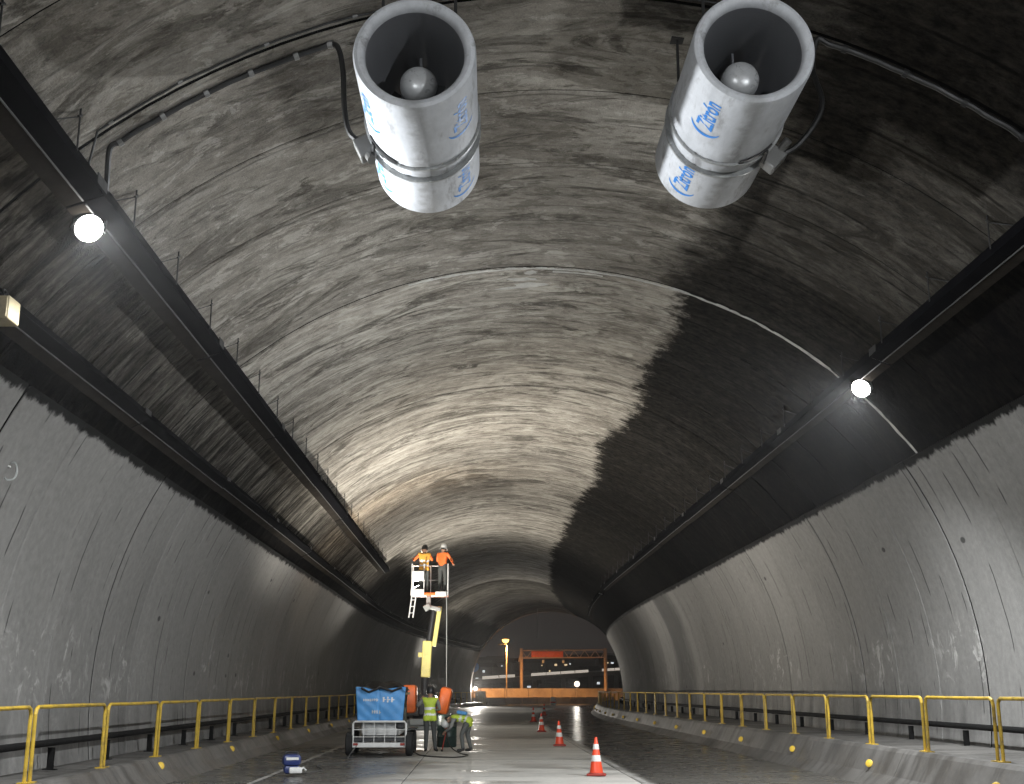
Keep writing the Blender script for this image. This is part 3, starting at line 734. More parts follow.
# ------------------------------------------------------------------ jet fans
def text_mesh(body, size, name, extr=0.0):
    cu = bpy.data.curves.new(name, 'FONT'); cu.body = body; cu.size = size; cu.align_x = 'CENTER'; cu.align_y = 'CENTER'
    cu.resolution_u = 3; cu.extrude = extr; cu.offset = size * 0.02
    ob = bpy.data.objects.new(name, cu); COL.objects.link(ob)
    dg = bpy.context.evaluated_depsgraph_get(); ev = ob.evaluated_get(dg)
    me = bpy.data.meshes.new_from_object(ev, depsgraph=dg)
    bpy.data.objects.remove(ob); bpy.data.curves.remove(cu)
    return me
FD = 1.30; FR = FD / 2; FL = 2.85
def jet_fan(label, mouth, yaw, clamp_deg, logo_degs):
    root = thing('jet_fan', label, 'jet fan', mouth, yaw, 'jet fans under the crown')
    R2 = FR
    prof = [(FR * 0.805, 0.10), (FR * 0.815, 0.045), (FR * 0.86, 0.008), (FR * 0.92, -0.004), (FR * 0.975, 0.012), (FR, 0.05), (FR, 1.50)]
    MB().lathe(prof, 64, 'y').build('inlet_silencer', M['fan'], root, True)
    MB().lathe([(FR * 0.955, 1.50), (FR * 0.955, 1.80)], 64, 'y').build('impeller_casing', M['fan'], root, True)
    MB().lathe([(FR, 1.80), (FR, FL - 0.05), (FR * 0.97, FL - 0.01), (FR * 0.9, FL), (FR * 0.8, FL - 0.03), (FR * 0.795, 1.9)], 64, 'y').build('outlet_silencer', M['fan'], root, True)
    MB().lathe([(FR * 0.805, 0.10), (FR * 0.79, 0.35), (FR * 0.79, 1.9)], 64, 'y').build('bore_liner', M['fan_dark'], root, True)
    for y0 in (1.47, 1.80):
        mb = MB(); mb.lathe([(FR * 0.955, y0 - 0.012), (FR * 1.045, y0 - 0.012), (FR * 1.045, y0 + 0.02), (FR * 0.955, y0 + 0.02)], 64, 'y', close=True)
        for k in range(24):
            t = 2 * math.pi * (k + 0.5) / 24
            mb.lathe([(0.0, -0.026), (0.016, -0.026), (0.016, 0.03), (0.0, 0.03)], 6, 'y', (FR * 1.02 * math.cos(t), y0, FR * 1.02 * math.sin(t)))
        mb.build('flange', M['flange'], root, True)
    # hub nose, back bulkhead with blades
    MB().lathe([(0.0, 0.56), (0.07, 0.565), (0.13, 0.585), (0.175, 0.62), (0.20, 0.67), (0.208, 0.74)], 40, 'y', (0, 0, 0)).build('hub_nose', M['hub'], root, True)
    MB().lathe([(0.205, 0.74), (0.205, 1.9)], 40, 'y').build('hub', M['fan_dark'], root, True)
    for k in range(10):
        t = 2 * math.pi * k / 10; ct, st = math.cos(t), math.sin(t)
        def bp(r, off, y): return (r * ct - off * st, y, r * st + off * ct)
        mb = MB(); vs = []
        for r, off, tw in ((0.2, 0.09, 0.10), (0.51, 0.11, 0.05)):
            vs += [bp(r, -off, 1.62 - tw), bp(r, off, 1.62 + tw), bp(r, off, 1.64 + tw), bp(r, -off, 1.64 - tw)]
        mb.add(vs, [(0, 1, 5, 4), (1, 2, 6, 5), (2, 3, 7, 6), (3, 0, 4, 7), (4, 5, 6, 7), (3, 2, 1, 0)]); mb.build('blade', M['dark_metal'], root)
    for k in range(3):
        t = R_(90 + 120 * k); mb = MB(); mb.tube([(0.19 * math.cos(t), 1.05, 0.19 * math.sin(t)), (0.515 * math.cos(t), 1.05, 0.515 * math.sin(t))], 0.018, 6); mb.build('hub_strut', M['fan_dark'], root)
    # hangers up to the vault, four rods and two cross bars
    for y0 in (0.6, 2.3):
        for sx in (-1, 1):
            x0 = sx * FR * 0.62; wx = mouth[0] + x0 * math.cos(yaw) - y0 * math.sin(yaw) - XC
            top = ZC + math.sqrt(vault_r(math.degrees(math.asin(min(0.99, abs(wx) / 8.2)))) ** 2 - wx * wx) - mouth[2] + 0.03
            mb = MB(); mb.tube([(x0, y0, FR * 0.74), (x0, y0, top)], 0.018, 8); mb.box((x0, y0, top - 0.035), (0.16, 0.16, 0.02)); mb.box((x0, y0, FR * 0.80), (0.08, 0.08, 0.10)); mb.build('hanger_rod', M['rod'], root)
    # terminal box and black strap at the flange
    t = R_(clamp_deg); n = Vector((math.cos(t), 0, math.sin(t))); tg = Vector((-math.sin(t), 0, math.cos(t)))
    m = Matrix((tg, Vector((0, 1, 0)), n)).transposed()
    mb = MB(); mb.rbox(n * (FR + 0.10) + Vector((0, 1.66, 0)), (0.26, 0.20, 0.20), 0.02, m); mb.tube([n * (FR + 0.1) + Vector((0, 1.6, 0)) + tg * 0.12, n * (FR + 0.1) + Vector((0, 1.5, 0)) + tg * 0.24], 0.05, 10)
    mb.build('terminal_box', M['clip'], root, False)
    sg = 1 if math.cos(t) < 0 else -1
    vs, fs = [], []
    for i in range(9):
        q = t + sg * R_(3 + 4.5 * i); nn = Vector((math.cos(q), 0, math.sin(q))); yy = 1.34 + 0.012 * i
        for dy in (-0.035, 0.035):
            for rr in (FR + 0.004, FR + 0.022): vs.append(nn * rr + Vector((0, yy + dy, 0)))
    for i in range(8):
        b = i * 4; fs += [(b + 1, b + 3, b + 7, b + 5), (b, b + 1, b + 5, b + 4), (b + 3, b + 2, b + 6, b + 7)]
    mb = MB(); mb.add(vs, fs)
    nn = Vector((math.cos(t + sg * R_(10)), 0, math.sin(t + sg * R_(10))))
    mb.tube([nn * (FR + 0.02) + Vector((0, 1.36, 0)), nn * (FR + 0.05) + Vector((0, 1.62, 0))], 0.028, 6)
    mb.build('strap', M['black_plastic'], root)
    # lettering and swoosh printed on both silencers
    tm = text_mesh('Zitrón', 0.225, 'logo_text')
    for yc in (0.62, 2.24):
        for ld in logo_degs:
            # text runs towards the mouth (-y); letter tops turned towards increasing angle
            def wrap(tx, ty, rr=FR + 0.004):
                q = R_(ld) + (-ty) / FR * 1.0
                return Vector((rr * math.cos(q), yc - tx, rr * math.sin(q)))
            bm = bmesh.new(); bm.from_mesh(tm)
            bmesh.ops.triangulate(bm, faces=bm.faces)
            for v in bm.verts: v.co = wrap(v.co.x * 1.0 + 0.075, v.co.y * 1.3)
            me = bpy.data.meshes.new('lettering'); bm.to_mesh(me); bm.free()
            lt = link('lettering', me, M['logo'], root)
            # crescent that hugs the first letter
            mb = MB(); vs = []; nn_ = 20
            for i in range(nn_ + 1):
                q = R_(100 + 160 * i / nn_); w = 0.024 * math.sin(math.pi * i / nn_) + 0.003
                for dr in (-w, w): vs.append(wrap(-0.20 + (0.15 + dr) * math.cos(q), (0.19 + dr) * math.sin(q)))
            mb.add(vs, [(2 * i, 2 * i + 1, 2 * i + 3, 2 * i + 2) for i in range(nn_)])
            link('swoosh', mb.mesh('swoosh'), M['logo'], root)
    return root
jet_fan('pale grey jet fan in front of the washed side, cable dangling to it', (-0.73, 11.37, 8.14), -0.012, 205, (213, 318))
jet_fan('pale grey jet fan in front of the sooty side, blue lettering facing the camera', (2.84, 11.28, 8.2), 0.0, 318, (232, 52))

# ------------------------------------------------------------------ cables on the vault
def arc_pts(s, a0, a1, r_off, n=24, wob=0.0, seed=1):
    rnd = random.Random(seed)
    return [P(s + rnd.uniform(-wob, wob), a0 + (a1 - a0) * i / n, vault_r(a0 + (a1 - a0) * i / n) - r_off) for i in range(n + 1)]
def vault_cable(label, pts, r, clips, mat=None, clipmat=None):
    root = thing('power_cable', label, 'cable', (0, 0, 0), 0, 'cables fixed to the vault')
    MB().tube(pts, r, 8).build('sheath', mat or M['cable'], root, True)
    for c in clips:
        q = pts[c]; d = (pts[min(c + 1, len(pts) - 1)] - pts[c - 1]).normalized()
        MB().tube([q - d * 0.03, q + d * 0.03], r * 1.5, 8).build('clip', clipmat or M['clip'], root, True)
    return root
fl = Vector((-0.73 - 0.69, 11.37 + 1.6, 8.14 - 0.28))
pts = [on_tray(-45.4, 7.98, 13.35, 0.1, 0.2), P(13.3, -43.0, vault_r(43) - 0.25)] + arc_pts(13.05, -41, -21, 0.035, 20, 0.01, 2)
e = pts[-1]
pts += [e + Vector((0.10, -0.02, -0.06)), e.lerp(fl, 0.25) + Vector((0.06, 0, -0.02)), e.lerp(fl, 0.6) + Vector((-0.05, 0, -0.08)), e.lerp(fl, 0.88) + Vector((-0.10, 0, -0.02)), fl]
vault_cable('thick black cable arching over the vault and dangling to the fan at the washed side', spline(pts), 0.034, [24, 56, 88, 120, 152, 176])
pts = [on_tray(-45.4, 7.98, 12.7, 0.1, 0.2), P(12.75, -43, vault_r(43) - 0.2)] + arc_pts(12.62, -41, 14, 0.02, 44, 0.012, 5)
vault_cable('thin black cable with knots following the vault above the thick one', pts, 0.014, [3, 8, 14, 20, 26, 32, 38], M['cable'])
fr_ = Vector((2.84 + 0.56, 11.28 + 1.62, 8.2 - 0.5)); a_ = P(12.85, 20.5, vault_r(20) - 0.05)
pts = [on_tray(45.6, 8.0, 12.8, -0.1, 0.2)] + arc_pts(12.8, 42, 20.5, 0.05, 20, 0.012, 9) + [a_ + Vector((-0.06, 0, -0.35)), a_.lerp(fr_, 0.5) + Vector((0.30, -0.05, -0.12)), a_.lerp(fr_, 0.85) + Vector((0.22, -0.02, -0.05)), fr_]
vault_cable('thick black cable over the sooty vault hanging down to the other fan', spline(pts), 0.035, [30, 70, 110, 150], M['cable'], M['rod'])

# ================================================================== THINGS ON THE ROAD
# ------------------------------------------------------------------ traffic cones
def cone_parts(root, h=0.73):
    mb = MB(); mb.rbox((0, 0, 0.02), (0.38, 0.38, 0.04), 0.012); mb.lathe([(0.165, 0.04), (0.155, 0.055), (0.13, 0.06)], 24); mb.build('base', M['cone_base'], root)
    r = lambda z: 0.135 - (0.135 - 0.026) * (z - 0.05) / (h - 0.05)
    def ring(z0, z1, mat, name, grow=0.0):
        MB().lathe([(r(z0) + grow * 0.3, z0), (r(z0) + grow, z0 + 0.006), (r(z1) + grow, z1 - 0.006), (r(z1) + grow * 0.3, z1)], 28).build(name, mat, root, True)
    mb = MB(); mb.lathe([(r(0.05), 0.05), (r(h), h - 0.006), (0.02, h), (0.014, h - 0.01)], 28); mb.build('cone_body', M['cone_orange'], root, True)
    ring(0.27, 0.39, M['cone_white'], 'collar', 0.003); ring(0.50, 0.60, M['cone_white'], 'collar', 0.003)
cone_labels = ['orange cone with white collars nearest the camera beside a lane dash', 'second orange cone along the lane line, upright on dry concrete',
               'third orange cone along the lane line, in front of two smaller ones', 'fourth orange cone, small, standing apart towards the dry lanes', 'farthest orange cone, in line before the tunnel mouth']
for i, (px, py, sc) in enumerate(((596.5, 776, 1.0), (559.5, 746, 1.0), (541.5, 732, 1.0), (533.5, 722, 1.0), (544, 716, 1.05))):
    d = ray(px, py); d = d * (-CAM_H / d.z)
    root = thing('traffic_cone', cone_labels[i], 'traffic cone', (d.x, d.y, 0.006), random.uniform(0, 1.5), 'cones along the closed lane')
    root.rotation_euler = (R_(random.uniform(-1.5, 1.5)), R_(random.uniform(-1.5, 1.5)), random.uniform(-0.2, 0.2))
    cone_parts(root); root.scale = (sc, sc, sc)

# ------------------------------------------------------------------ people
def skinned(name, verts, edges, radii, roots, sub=2):
    me = bpy.data.meshes.new(name); me.from_pydata(verts, edges, [])
    ob = bpy.data.objects.new(name, me); COL.objects.link(ob)
    ob.modifiers.new('skin', 'SKIN').use_smooth_shade = True
    sd = ob.modifiers.new('sub', 'SUBSURF'); sd.levels = sub; sd.render_levels = sub
    dat = me.skin_vertices[0].data
    for i, r in enumerate(radii):
        dat[i].radius = r if isinstance(r, tuple) else (r, r); dat[i].use_root = i in roots
    dg = bpy.context.evaluated_depsgraph_get(); dg.update()
    out = bpy.data.meshes.new_from_object(ob.evaluated_get(dg), depsgraph=dg)
    bpy.data.objects.remove(ob); bpy.data.meshes.remove(me)
    return out
def seg_dist(p, a, b):
    ab = b - a; t = max(0, min(1, (p - a).dot(ab) / max(1e-9, ab.dot(ab)))); return (p - (a + ab * t)).length, t
def person(label, loc, rz, J, upper, lower, vest=None, helmet='white_plastic', band=True, extra=None):
    """J: joints in the person's own frame (x right, y forward, z up)"""
    root = thing('person', label, 'person', loc, rz)
    V, E, Rr, tagb = [], [], [], []
    idx = {}
    def v(name, p, r): idx[name] = len(V); V.append(tuple(p)); Rr.append(r); return idx[name]
    def e(a, b, mat): E.append((idx[a], idx[b])); tagb.append(mat)
    J = {k: Vector(p) for k, p in J.items()}
    pel, chest, neck, head = J['pelvis'], J['chest'], J['neck'], J['head']
    v('pelvis', pel, (0.155, 0.115)); v('waist', pel.lerp(chest, 0.5), (0.14, 0.105)); v('chest', chest, (0.165, 0.115)); v('neckb', chest.lerp(neck, 0.75), 0.075)
    v('neck', neck, 0.056)
    hd = (head - neck).normalized()
    v('jaw', neck.lerp(head, 0.45) , 0.078); v('head', head, 0.098); v('top', head + hd * 0.085, 0.06)
    e('pelvis', 'waist', 1); e('waist', 'chest', 1); e('chest', 'neckb', 1); e('neckb', 'neck', 0); e('neck', 'jaw', 0); e('jaw', 'head', 0); e('head', 'top', 0)
    face = J.get('face', Vector((0, 1, 0))).normalized()
    v('nose', head + face * 0.115 - hd * 0.03, 0.016); e('head', 'nose', 0)
    ear = hd.cross(face).normalized()
    for sgn, nm in ((1, 'l'), (-1, 'r')):
        v('ear' + nm, head + ear * sgn * 0.108 - hd * 0.02, 0.018); e('head', 'ear' + nm, 0)
    for sd in 'lr':
        sh, el, wr = J['sh_' + sd], J['el_' + sd], J['wr_' + sd]
        v('sh' + sd, sh, 0.072); v('ua' + sd, sh.lerp(el, 0.5), 0.058); v('el' + sd, el, 0.047); v('fa' + sd, el.lerp(wr, 0.45), 0.045); v('wr' + sd, wr, 0.031)
        e('chest', 'sh' + sd, 1); e('sh' + sd, 'ua' + sd, 1); e('ua' + sd, 'el' + sd, 1); e('el' + sd, 'fa' + sd, 1); e('fa' + sd, 'wr' + sd, 1)
        hdv = (J.get('hand_' + sd, wr + (wr - el)) - wr).normalized()
        v('pa' + sd, wr + hdv * 0.065, (0.042, 0.022)); e('wr' + sd, 'pa' + sd, 0)
        side = hdv.cross(Vector((0, 0, 1)));
        side = side.normalized() if side.length > 0.1 else Vector((1, 0, 0))
        curl = side.cross(hdv).normalized()
        for k, ln in enumerate((0.07, 0.085, 0.08, 0.062)):
            b = wr + hdv * 0.085 + side * (0.024 * (k - 1.5))
            v('f%d%s' % (k, sd), b + hdv * ln * 0.45 - curl * 0.012, 0.0095); v('g%d%s' % (k, sd), b + hdv * ln * 0.8 - curl * 0.04, 0.008)
            e('pa' + sd, 'f%d%s' % (k, sd), 0); e('f%d%s' % (k, sd), 'g%d%s' % (k, sd), 0)
        v('t0' + sd, wr + hdv * 0.05 + side * 0.055 - curl * 0.02, 0.011); v('t1' + sd, wr + hdv * 0.085 + side * 0.065 - curl * 0.04, 0.009)
        e('pa' + sd, 't0' + sd, 0); e('t0' + sd, 't1' + sd, 0)
        hp, kn, an, to = J['hip_' + sd], J['kn_' + sd], J['an_' + sd], J['toe_' + sd]
        v('hp' + sd, hp, 0.10); v('th' + sd, hp.lerp(kn, 0.5), 0.088); v('kn' + sd, kn, 0.066); v('ca' + sd, kn.lerp(an, 0.4), 0.066); v('an' + sd, an, 0.052)
        v('he' + sd, an + Vector((0, 0, -0.045)) + (an - to).normalized() * 0.03, 0.045); v('to' + sd, to, (0.045, 0.034))
        e('pelvis', 'hp' + sd, 2); e('hp' + sd, 'th' + sd, 2); e('th' + sd, 'kn' + sd, 2); e('kn' + sd, 'ca' + sd, 2); e('ca' + sd, 'an' + sd, 2); e('an' + sd, 'he' + sd, 3); e('he' + sd, 'to' + sd, 3)
    me = skinned('body', V, E, Rr, {0})
    segs = [(Vector(V[a]), Vector(V[b]), t, (a, b)) for (a, b), t in zip(E, tagb)]
    mats = [M['skin'], upper, lower, M['boots']]
    torso_keys = {idx[k] for k in ('pelvis', 'waist', 'chest', 'neckb', 'shl', 'shr')}
    bestseg = []
    for p in me.polygons:
        c = p.center; bd = None
        for i, (a, b, t, ab) in enumerate(segs):
            d, tt = seg_dist(c, a, b)
            if bd is None or d < bd[0]: bd = (d, i, tt)
        bestseg.append(bd); p.material_index = segs[bd[1]][2]; p.use_smooth = True
    for m in mats: me.materials.append(m)
    body = link('body', me, None, root)
    if vest:
        # the vest is the torso's own surface, a finger's width proud of it
        bm = bmesh.new(); bm.from_mesh(me); bm.faces.ensure_lookup_table(); bm.normal_update()
        kill = []
        ax = (chest - pel); L = ax.length; axn = ax / L
        for f in bm.faces:
            i = bestseg[f.index][1]; ab = segs[i][3]
            h = (f.calc_center_median() - pel).dot(axn)
            ok = (ab[0] in torso_keys and ab[1] in torso_keys or (segs[i][2] == 2 and (f.calc_center_median() - pel).length < 0.20)) and -0.10 < h < L + 0.17
            if not ok: kill.append(f)
            else: f.material_index = 1 if band and any(abs(h - q) < 0.032 for q in (L * 0.18, L * 0.62)) else 0
        bmesh.ops.delete(bm, geom=kill, context='FACES')
        for q in bm.verts: q.co = q.co + q.normal * 0.016
        r = bmesh.ops.solidify(bm, geom=list(bm.faces), thickness=0.010)
        vm = bpy.data.meshes.new('vest'); bm.to_mesh(vm); bm.free()
        while len(vm.materials): vm.materials.clear()
        vm.materials.append(vest); vm.materials.append(M['band']); vm.shade_smooth()
        link('vest', vm, None, root)
    # hair cap or helmet follows the head's axis
    rot = hd.to_track_quat('Z', 'Y').to_matrix()
    fl_ = (face - hd * face.dot(hd)).normalized(); yx = fl_; xx = yx.cross(hd).normalized(); rot = Matrix((xx, yx, hd)).transposed()
    mb = MB(); n = 20; vs = []; fs = []
    prof = [(1.0, -0.02), (1.04, 0.03), (0.98, 0.09), (0.78, 0.14), (0.42, 0.168), (0.0, 0.175)] if helmet else []
    if helmet:
        for r_, h_ in [(1.22, -0.025)] + prof:
            for k in range(n):
                t = 2 * math.pi * k / n; fx = 0.108 * r_ * math.cos(t); fy = 0.13 * r_ * math.sin(t)
                if r_ > 1.2: fy = fy * (1.22 if math.sin(t) > 0 else 0.92)
                vs.append(head + rot @ Vector((fx, fy, h_)))
        for i in range(len(prof)):
            for k in range(n): fs.append((i * n + k, i * n + (k + 1) % n, (i + 1) * n + (k + 1) % n, (i + 1) * n + k))
        mb.add(vs, fs); mb.build('helmet', M[helmet], root, True)
    hb = MB(); vs, fs = [], []
    for r_, h_ in ((1.0, -0.07), (1.06, -0.02), (1.05, 0.03), (0.9, 0.075), (0.5, 0.1), (0.0, 0.108)):
        for k in range(n):
            t = 2 * math.pi * k / n
            drop = 0.06 if (math.sin(t) > 0.3 and h_ < 0) else 0.0
            vs.append(head + rot @ Vector((0.1 * r_ * math.cos(t), 0.11 * r_ * math.sin(t) - 0.008, h_ + drop)))
    for i in range(5):
        for k in range(n): fs.append((i * n + k, i * n + (k + 1) % n, (i + 1) * n + (k + 1) % n, (i + 1) * n + k))
    hb.add(vs, fs); hb.build('hair', M['hair'], root, True)
    return root
def stand(h=1.70, lean=0.0, spread=0.11):
    k = h / 1.72
    J = dict(pelvis=(0, 0, 0.93), chest=(0, 0.02 + lean, 1.30), neck=(0, 0.03 + lean, 1.485), head=(0, 0.06 + lean, 1.61), face=(0, 1, 0),
             sh_l=(-0.19, 0.02 + lean, 1.40), el_l=(-0.26, 0.0 + lean, 1.12), wr_l=(-0.25, 0.10 + lean, 0.88), sh_r=(0.19, 0.02 + lean, 1.40), el_r=(0.26, 0.0 + lean, 1.12), wr_r=(0.25, 0.10 + lean, 0.88),
             hip_l=(-0.095, 0, 0.90), kn_l=(-spread, 0.02, 0.49), an_l=(-spread - 0.01, -0.02, 0.095), toe_l=(-spread - 0.03, 0.15, 0.036),
             hip_r=(0.095, 0, 0.90), kn_r=(spread, 0.02, 0.49), an_r=(spread + 0.01, -0.02, 0.095), toe_r=(spread + 0.03, 0.15, 0.036))
    return {a: tuple(c * k for c in b) if a != 'face' else b for a, b in J.items()}
J = stand(1.70)
J.update(el_l=(-0.37, 0.06, 1.20), wr_l=(-0.26, 0.22, 1.38), hand_l=(-0.22, 0.26, 1.47), el_r=(0.27, 0.05, 1.13), wr_r=(0.17, 0.27, 1.10))
J.update(kn_l=(-0.09, 0.02, 0.49), an_l=(-0.10, -0.03, 0.095), toe_l=(-0.13, 0.13, 0.036), kn_r=(0.12, 0.05, 0.49), an_r=(0.16, 0.02, 0.095), toe_r=(0.22, 0.17, 0.036))
person('worker in yellow-green vest and dark trousers standing with back to camera beside the trailer', (-1.38, 34.4, 0.006), 0.0, J, M['shirt'], M['trousers'], M['vest'], 'black_plastic')
# the stooping worker: faces the trailer, trunk level, both hands on a lance
J = dict(pelvis=(0, -0.12, 0.86), chest=(0, 0.22, 0.92), neck=(0, 0.39, 0.89), head=(0, 0.50, 0.79), face=(0, 0.55, -0.8),
         sh_l=(-0.18, 0.28, 0.89), el_l=(-0.22, 0.34, 0.66), wr_l=(-0.10, 0.50, 0.55), hand_l=(-0.04, 0.56, 0.50),
         sh_r=(0.18, 0.28, 0.89), el_r=(0.22, 0.28, 0.70), wr_r=(0.10, 0.47, 0.68), hand_r=(0.03, 0.52, 0.65),
         hip_l=(-0.095, -0.12, 0.83), kn_l=(-0.12, 0.06, 0.47), an_l=(-0.13, 0.02, 0.095), toe_l=(-0.15, 0.19, 0.036),
         hip_r=(0.095, -0.12, 0.83), kn_r=(0.13, -0.06, 0.46), an_r=(0.14, -0.16, 0.095), toe_r=(0.17, 0.01, 0.036))
bent = person('stooping worker in white helmet and yellow vest working at the road surface', (-0.42, 34.3, 0.006), R_(82), J, M['shirt'], M['trousers2'], M['vest'], 'white_plastic')
mb = MB(); mb.rbox((0, 0.07, 1.035), (0.26, 0.28, 0.09), 0.03, Matrix.Rotation(R_(10), 3, 'X')); mb.build('back_pouch', M['tarp_blue'], bent)
lance = thing('pressure_lance', 'thin spray lance held down to the road by the stooping worker', 'lance', (-0.93, 34.42, 0.01))
MB().tube([(0.02, -0.08, 0.66), (0.0, -0.02, 0.50), (-0.06, 0.02, 0.25), (-0.10, 0.04, 0.03)], 0.014, 8).build('tube', M['cone_base'], lance, True)
MB().tube([(-0.10, 0.04, 0.05), (-0.115, 0.045, 0.0)], 0.03, 8).build('nozzle', M['dark_metal'], lance, True)

def ground_hose(label, pts, r=0.016, mat='cable', name='hose'):
    out = spline(pts)
    o = MB().tube(out, r, 8).build(name, M[mat], None, True); return tag(o, label, 'hose')
ground_hose('dark hose lying on the road between trailer and stooping worker', [(-1.75, 33.4, 0.10), (-1.6, 32.6, 0.026), (-1.2, 31.6, 0.026), (-0.6, 31.2, 0.026), (-0.3, 32.2, 0.026), (-0.55, 33.4, 0.026), (-0.82, 34.0, 0.2), (-0.92, 34.36, 0.6)])
ground_hose('thin pale hose trailing from the trailer towards the camera', [(-3.1, 31.55, 0.28), (-3.25, 31.0, 0.02), (-3.0, 29.6, 0.02), (-3.6, 28.2, 0.02), (-3.3, 26.4, 0.02), (-3.7, 25.4, 0.02)], 0.012, 'clip')

# ------------------------------------------------------------------ trailer with blue tarpaulin
tr = thing('washing_trailer', 'white-framed trailer with bright blue tarpaulin front and black cover on top', 'trailer', (-2.58, 32.3, 0))
mb = MB()
mb.box((0, 1.15, 0.40), (1.30, 2.5, 0.08)); mb.box((-0.5, 1.15, 0.34), (0.08, 2.5, 0.08)); mb.box((0.5, 1.15, 0.34), (0.08, 2.5, 0.08)); mb.build('chassis', M['dark_metal'], tr)
# rear gate: tubes and mesh bars
mb = MB()
w, z0, z1, y = 0.68, 0.30, 0.86, -0.16
mb.tube([(-w, y, z0), (-w, y, z1 - 0.05), (-w + 0.05, y, z1), (w - 0.05, y, z1), (w, y, z1 - 0.05), (w, y, z0)], 0.028, 8)
mb.build('gate_frame', M['white_metal'], tr, True)
for k in range(4):
    x = -w + 2 * w * (k + 1) / 5; MB().tube([(x, y, z0), (x, y, z1)], 0.010, 6).build('gate_bar', M['white_metal'], tr)
for zz in (0.48, 0.66): MB().tube([(-w, y, zz), (w, y, zz)], 0.010, 6).build('gate_bar', M['white_metal'], tr)
MB().rbox((0, y, 0.28), (1.46, 0.09, 0.12), 0.015).build('bumper', M['white_metal'], tr)
for sx in (-1, 1):
    MB().rbox((sx * 0.60, y - 0.05, 0.30), (0.12, 0.03, 0.06), 0.01).build('tail_light', M['cone_base'], tr)
    MB().rbox((sx * 0.80, 1.2, 0.66), (0.24, 0.9, 0.04), 0.015).build('mudguard', M['dark_metal'], tr)
for sx in (-1, 1):
    for yy in (-0.02, 1.55):
        wh = MB(); wh.lathe([(0.14, -0.09), (0.26, -0.09), (0.30, -0.06), (0.30, 0.06), (0.26, 0.09), (0.14, 0.09)], 28, 'x', (sx * 0.77, yy, 0.305), close=True)
        wo = wh.build('tyre', M['tyre'], tr, True); wo.name = 'wheel'
        MB().lathe([(0.0, 0.03), (0.05, 0.05), (0.14, 0.03), (0.14, -0.03), (0.0, -0.03)], 20, 'x', (sx * 0.77, yy, 0.305)).build('rim', M['lift_grey'], wo, True)
# tank and pump behind
MB().rbox((0, 1.15, 0.95), (1.02, 2.1, 0.95), 0.12).build('tank', M['white_plastic'], tr, True)
MB().rbox((0.50, 0.7, 0.98), (0.22, 1.2, 0.62), 0.03).build('pump', M['dark_metal'], tr)
# blue tarpaulin stretched over the front, slightly baggy, wider at the top
def tarp_pt(u, v_):
    x = (u - 0.5) * (1.16 + 0.14 * v_); z = 0.84 + 0.86 * v_ - 0.03 * math.cos((u - 0.5) * math.pi * 2) * (1 if v_ > 0.95 else 0)
    b = 0.05 * math.sin(math.pi * u) * math.sin(math.pi * v_) + 0.012 * math.sin(u * 23 + v_ * 7) * math.sin(v_ * 11 + 1)
    cr = 0.02 * math.exp(-((u - 0.47) / 0.012) ** 2)
    return Vector((x, -0.06 - b + cr, z))
rows = [[tarp_pt(i / 40, j / 24) for i in range(41)] for j in range(25)]
uv_ = [[(i / 40, j / 24) for i in range(41)] for j in range(25)]
me = grid_mesh('tarpaulin', rows, uv_); bm = bmesh.new(); bm.from_mesh(me); bmesh.ops.solidify(bm, geom=list(bm.faces), thickness=-0.012); bm.to_mesh(me); bm.free()
tp = link('tarpaulin', me, M['tarp_blue'], tr, True)
for sx in (0, 1):           # folded-back sides
    rows = [[tarp_pt(sx, j / 8) + Vector((0, 0.004 + 1.0 * i / 6, 0.02 * math.sin(i * 2 + j))) for i in range(7)] for j in range(9)]
    sm = grid_mesh('tarpaulin_side', rows, [[(i, j) for i in range(7)] for j in range(9)])
    link('tarpaulin_side', sm, M['tarp_blue'] if sx == 0 else M['tarp_black'], tr, True)
# worn white print on the tarpaulin: illegible strokes
rnd = random.Random(5)
def smudge(u0, u1, v0, v1, n, heavy):
    mb = MB(); x = u0
    step = (u1 - u0) / n
    for i in range(n):
        a = x + step * 0.12; b = x + step * (0.42 if not heavy else 0.5); lo = v0 + rnd.uniform(0, 0.15) * (v1 - v0); hi = v1 - rnd.uniform(0, 0.15) * (v1 - v0)
        for (p0, p1, q0, q1) in ((a, b, lo, hi), (a, x + step * 0.9, (lo + hi) / 2 - 0.012, (lo + hi) / 2 + 0.012)):
            mb.add([tarp_pt(p0, q0) + Vector((0, -0.018, 0)), tarp_pt(p1, q0) + Vector((0, -0.018, 0)), tarp_pt(p1, q1) + Vector((0, -0.018, 0)), tarp_pt(p0, q1) + Vector((0, -0.018, 0))], [(0, 1, 2, 3)])
        x += step
    mb.build('print', M['white_metal'], tp)
smudge(0.14, 0.46, 0.60, 0.70, 7, False); smudge(0.54, 0.80, 0.58, 0.75, 3, True); smudge(0.32, 0.52, 0.24, 0.36, 4, True)
# black cover heaped on the top
rows, uv_ = [], []
for j in range(13):
    row = []
    for i in range(25):
        u = i / 24; v_ = j / 12
        edge = min(1, 6 * min(u, 1 - u)) * min(1, 3 * min(v_ + 0.12, 1 - v_ + 0.1))
        z = 1.62 + 0.22 * edge + 0.03 * math.sin(u * 17 + v_ * 5) + 0.02 * math.sin(v_ * 13 + u * 9)
        row.append(Vector(((u - 0.5) * 1.30, -0.10 + v_ * 1.9 + 0.03 * math.sin(u * 11), z)))
    rows.append(row); uv_.append([(i / 24, j / 12) for i in range(25)])
link('cover', grid_mesh('cover', rows, uv_), M['tarp_black'], tr, True)
mb = MB(); mb.tube([(-0.5, -0.14, 1.70), (-0.3, -0.16, 1.60), (0.0, -0.16, 1.72), (0.3, -0.16, 1.62), (0.55, -0.14, 1.72)], 0.03, 8); mb.build('rope', M['black_plastic'], tr, True)
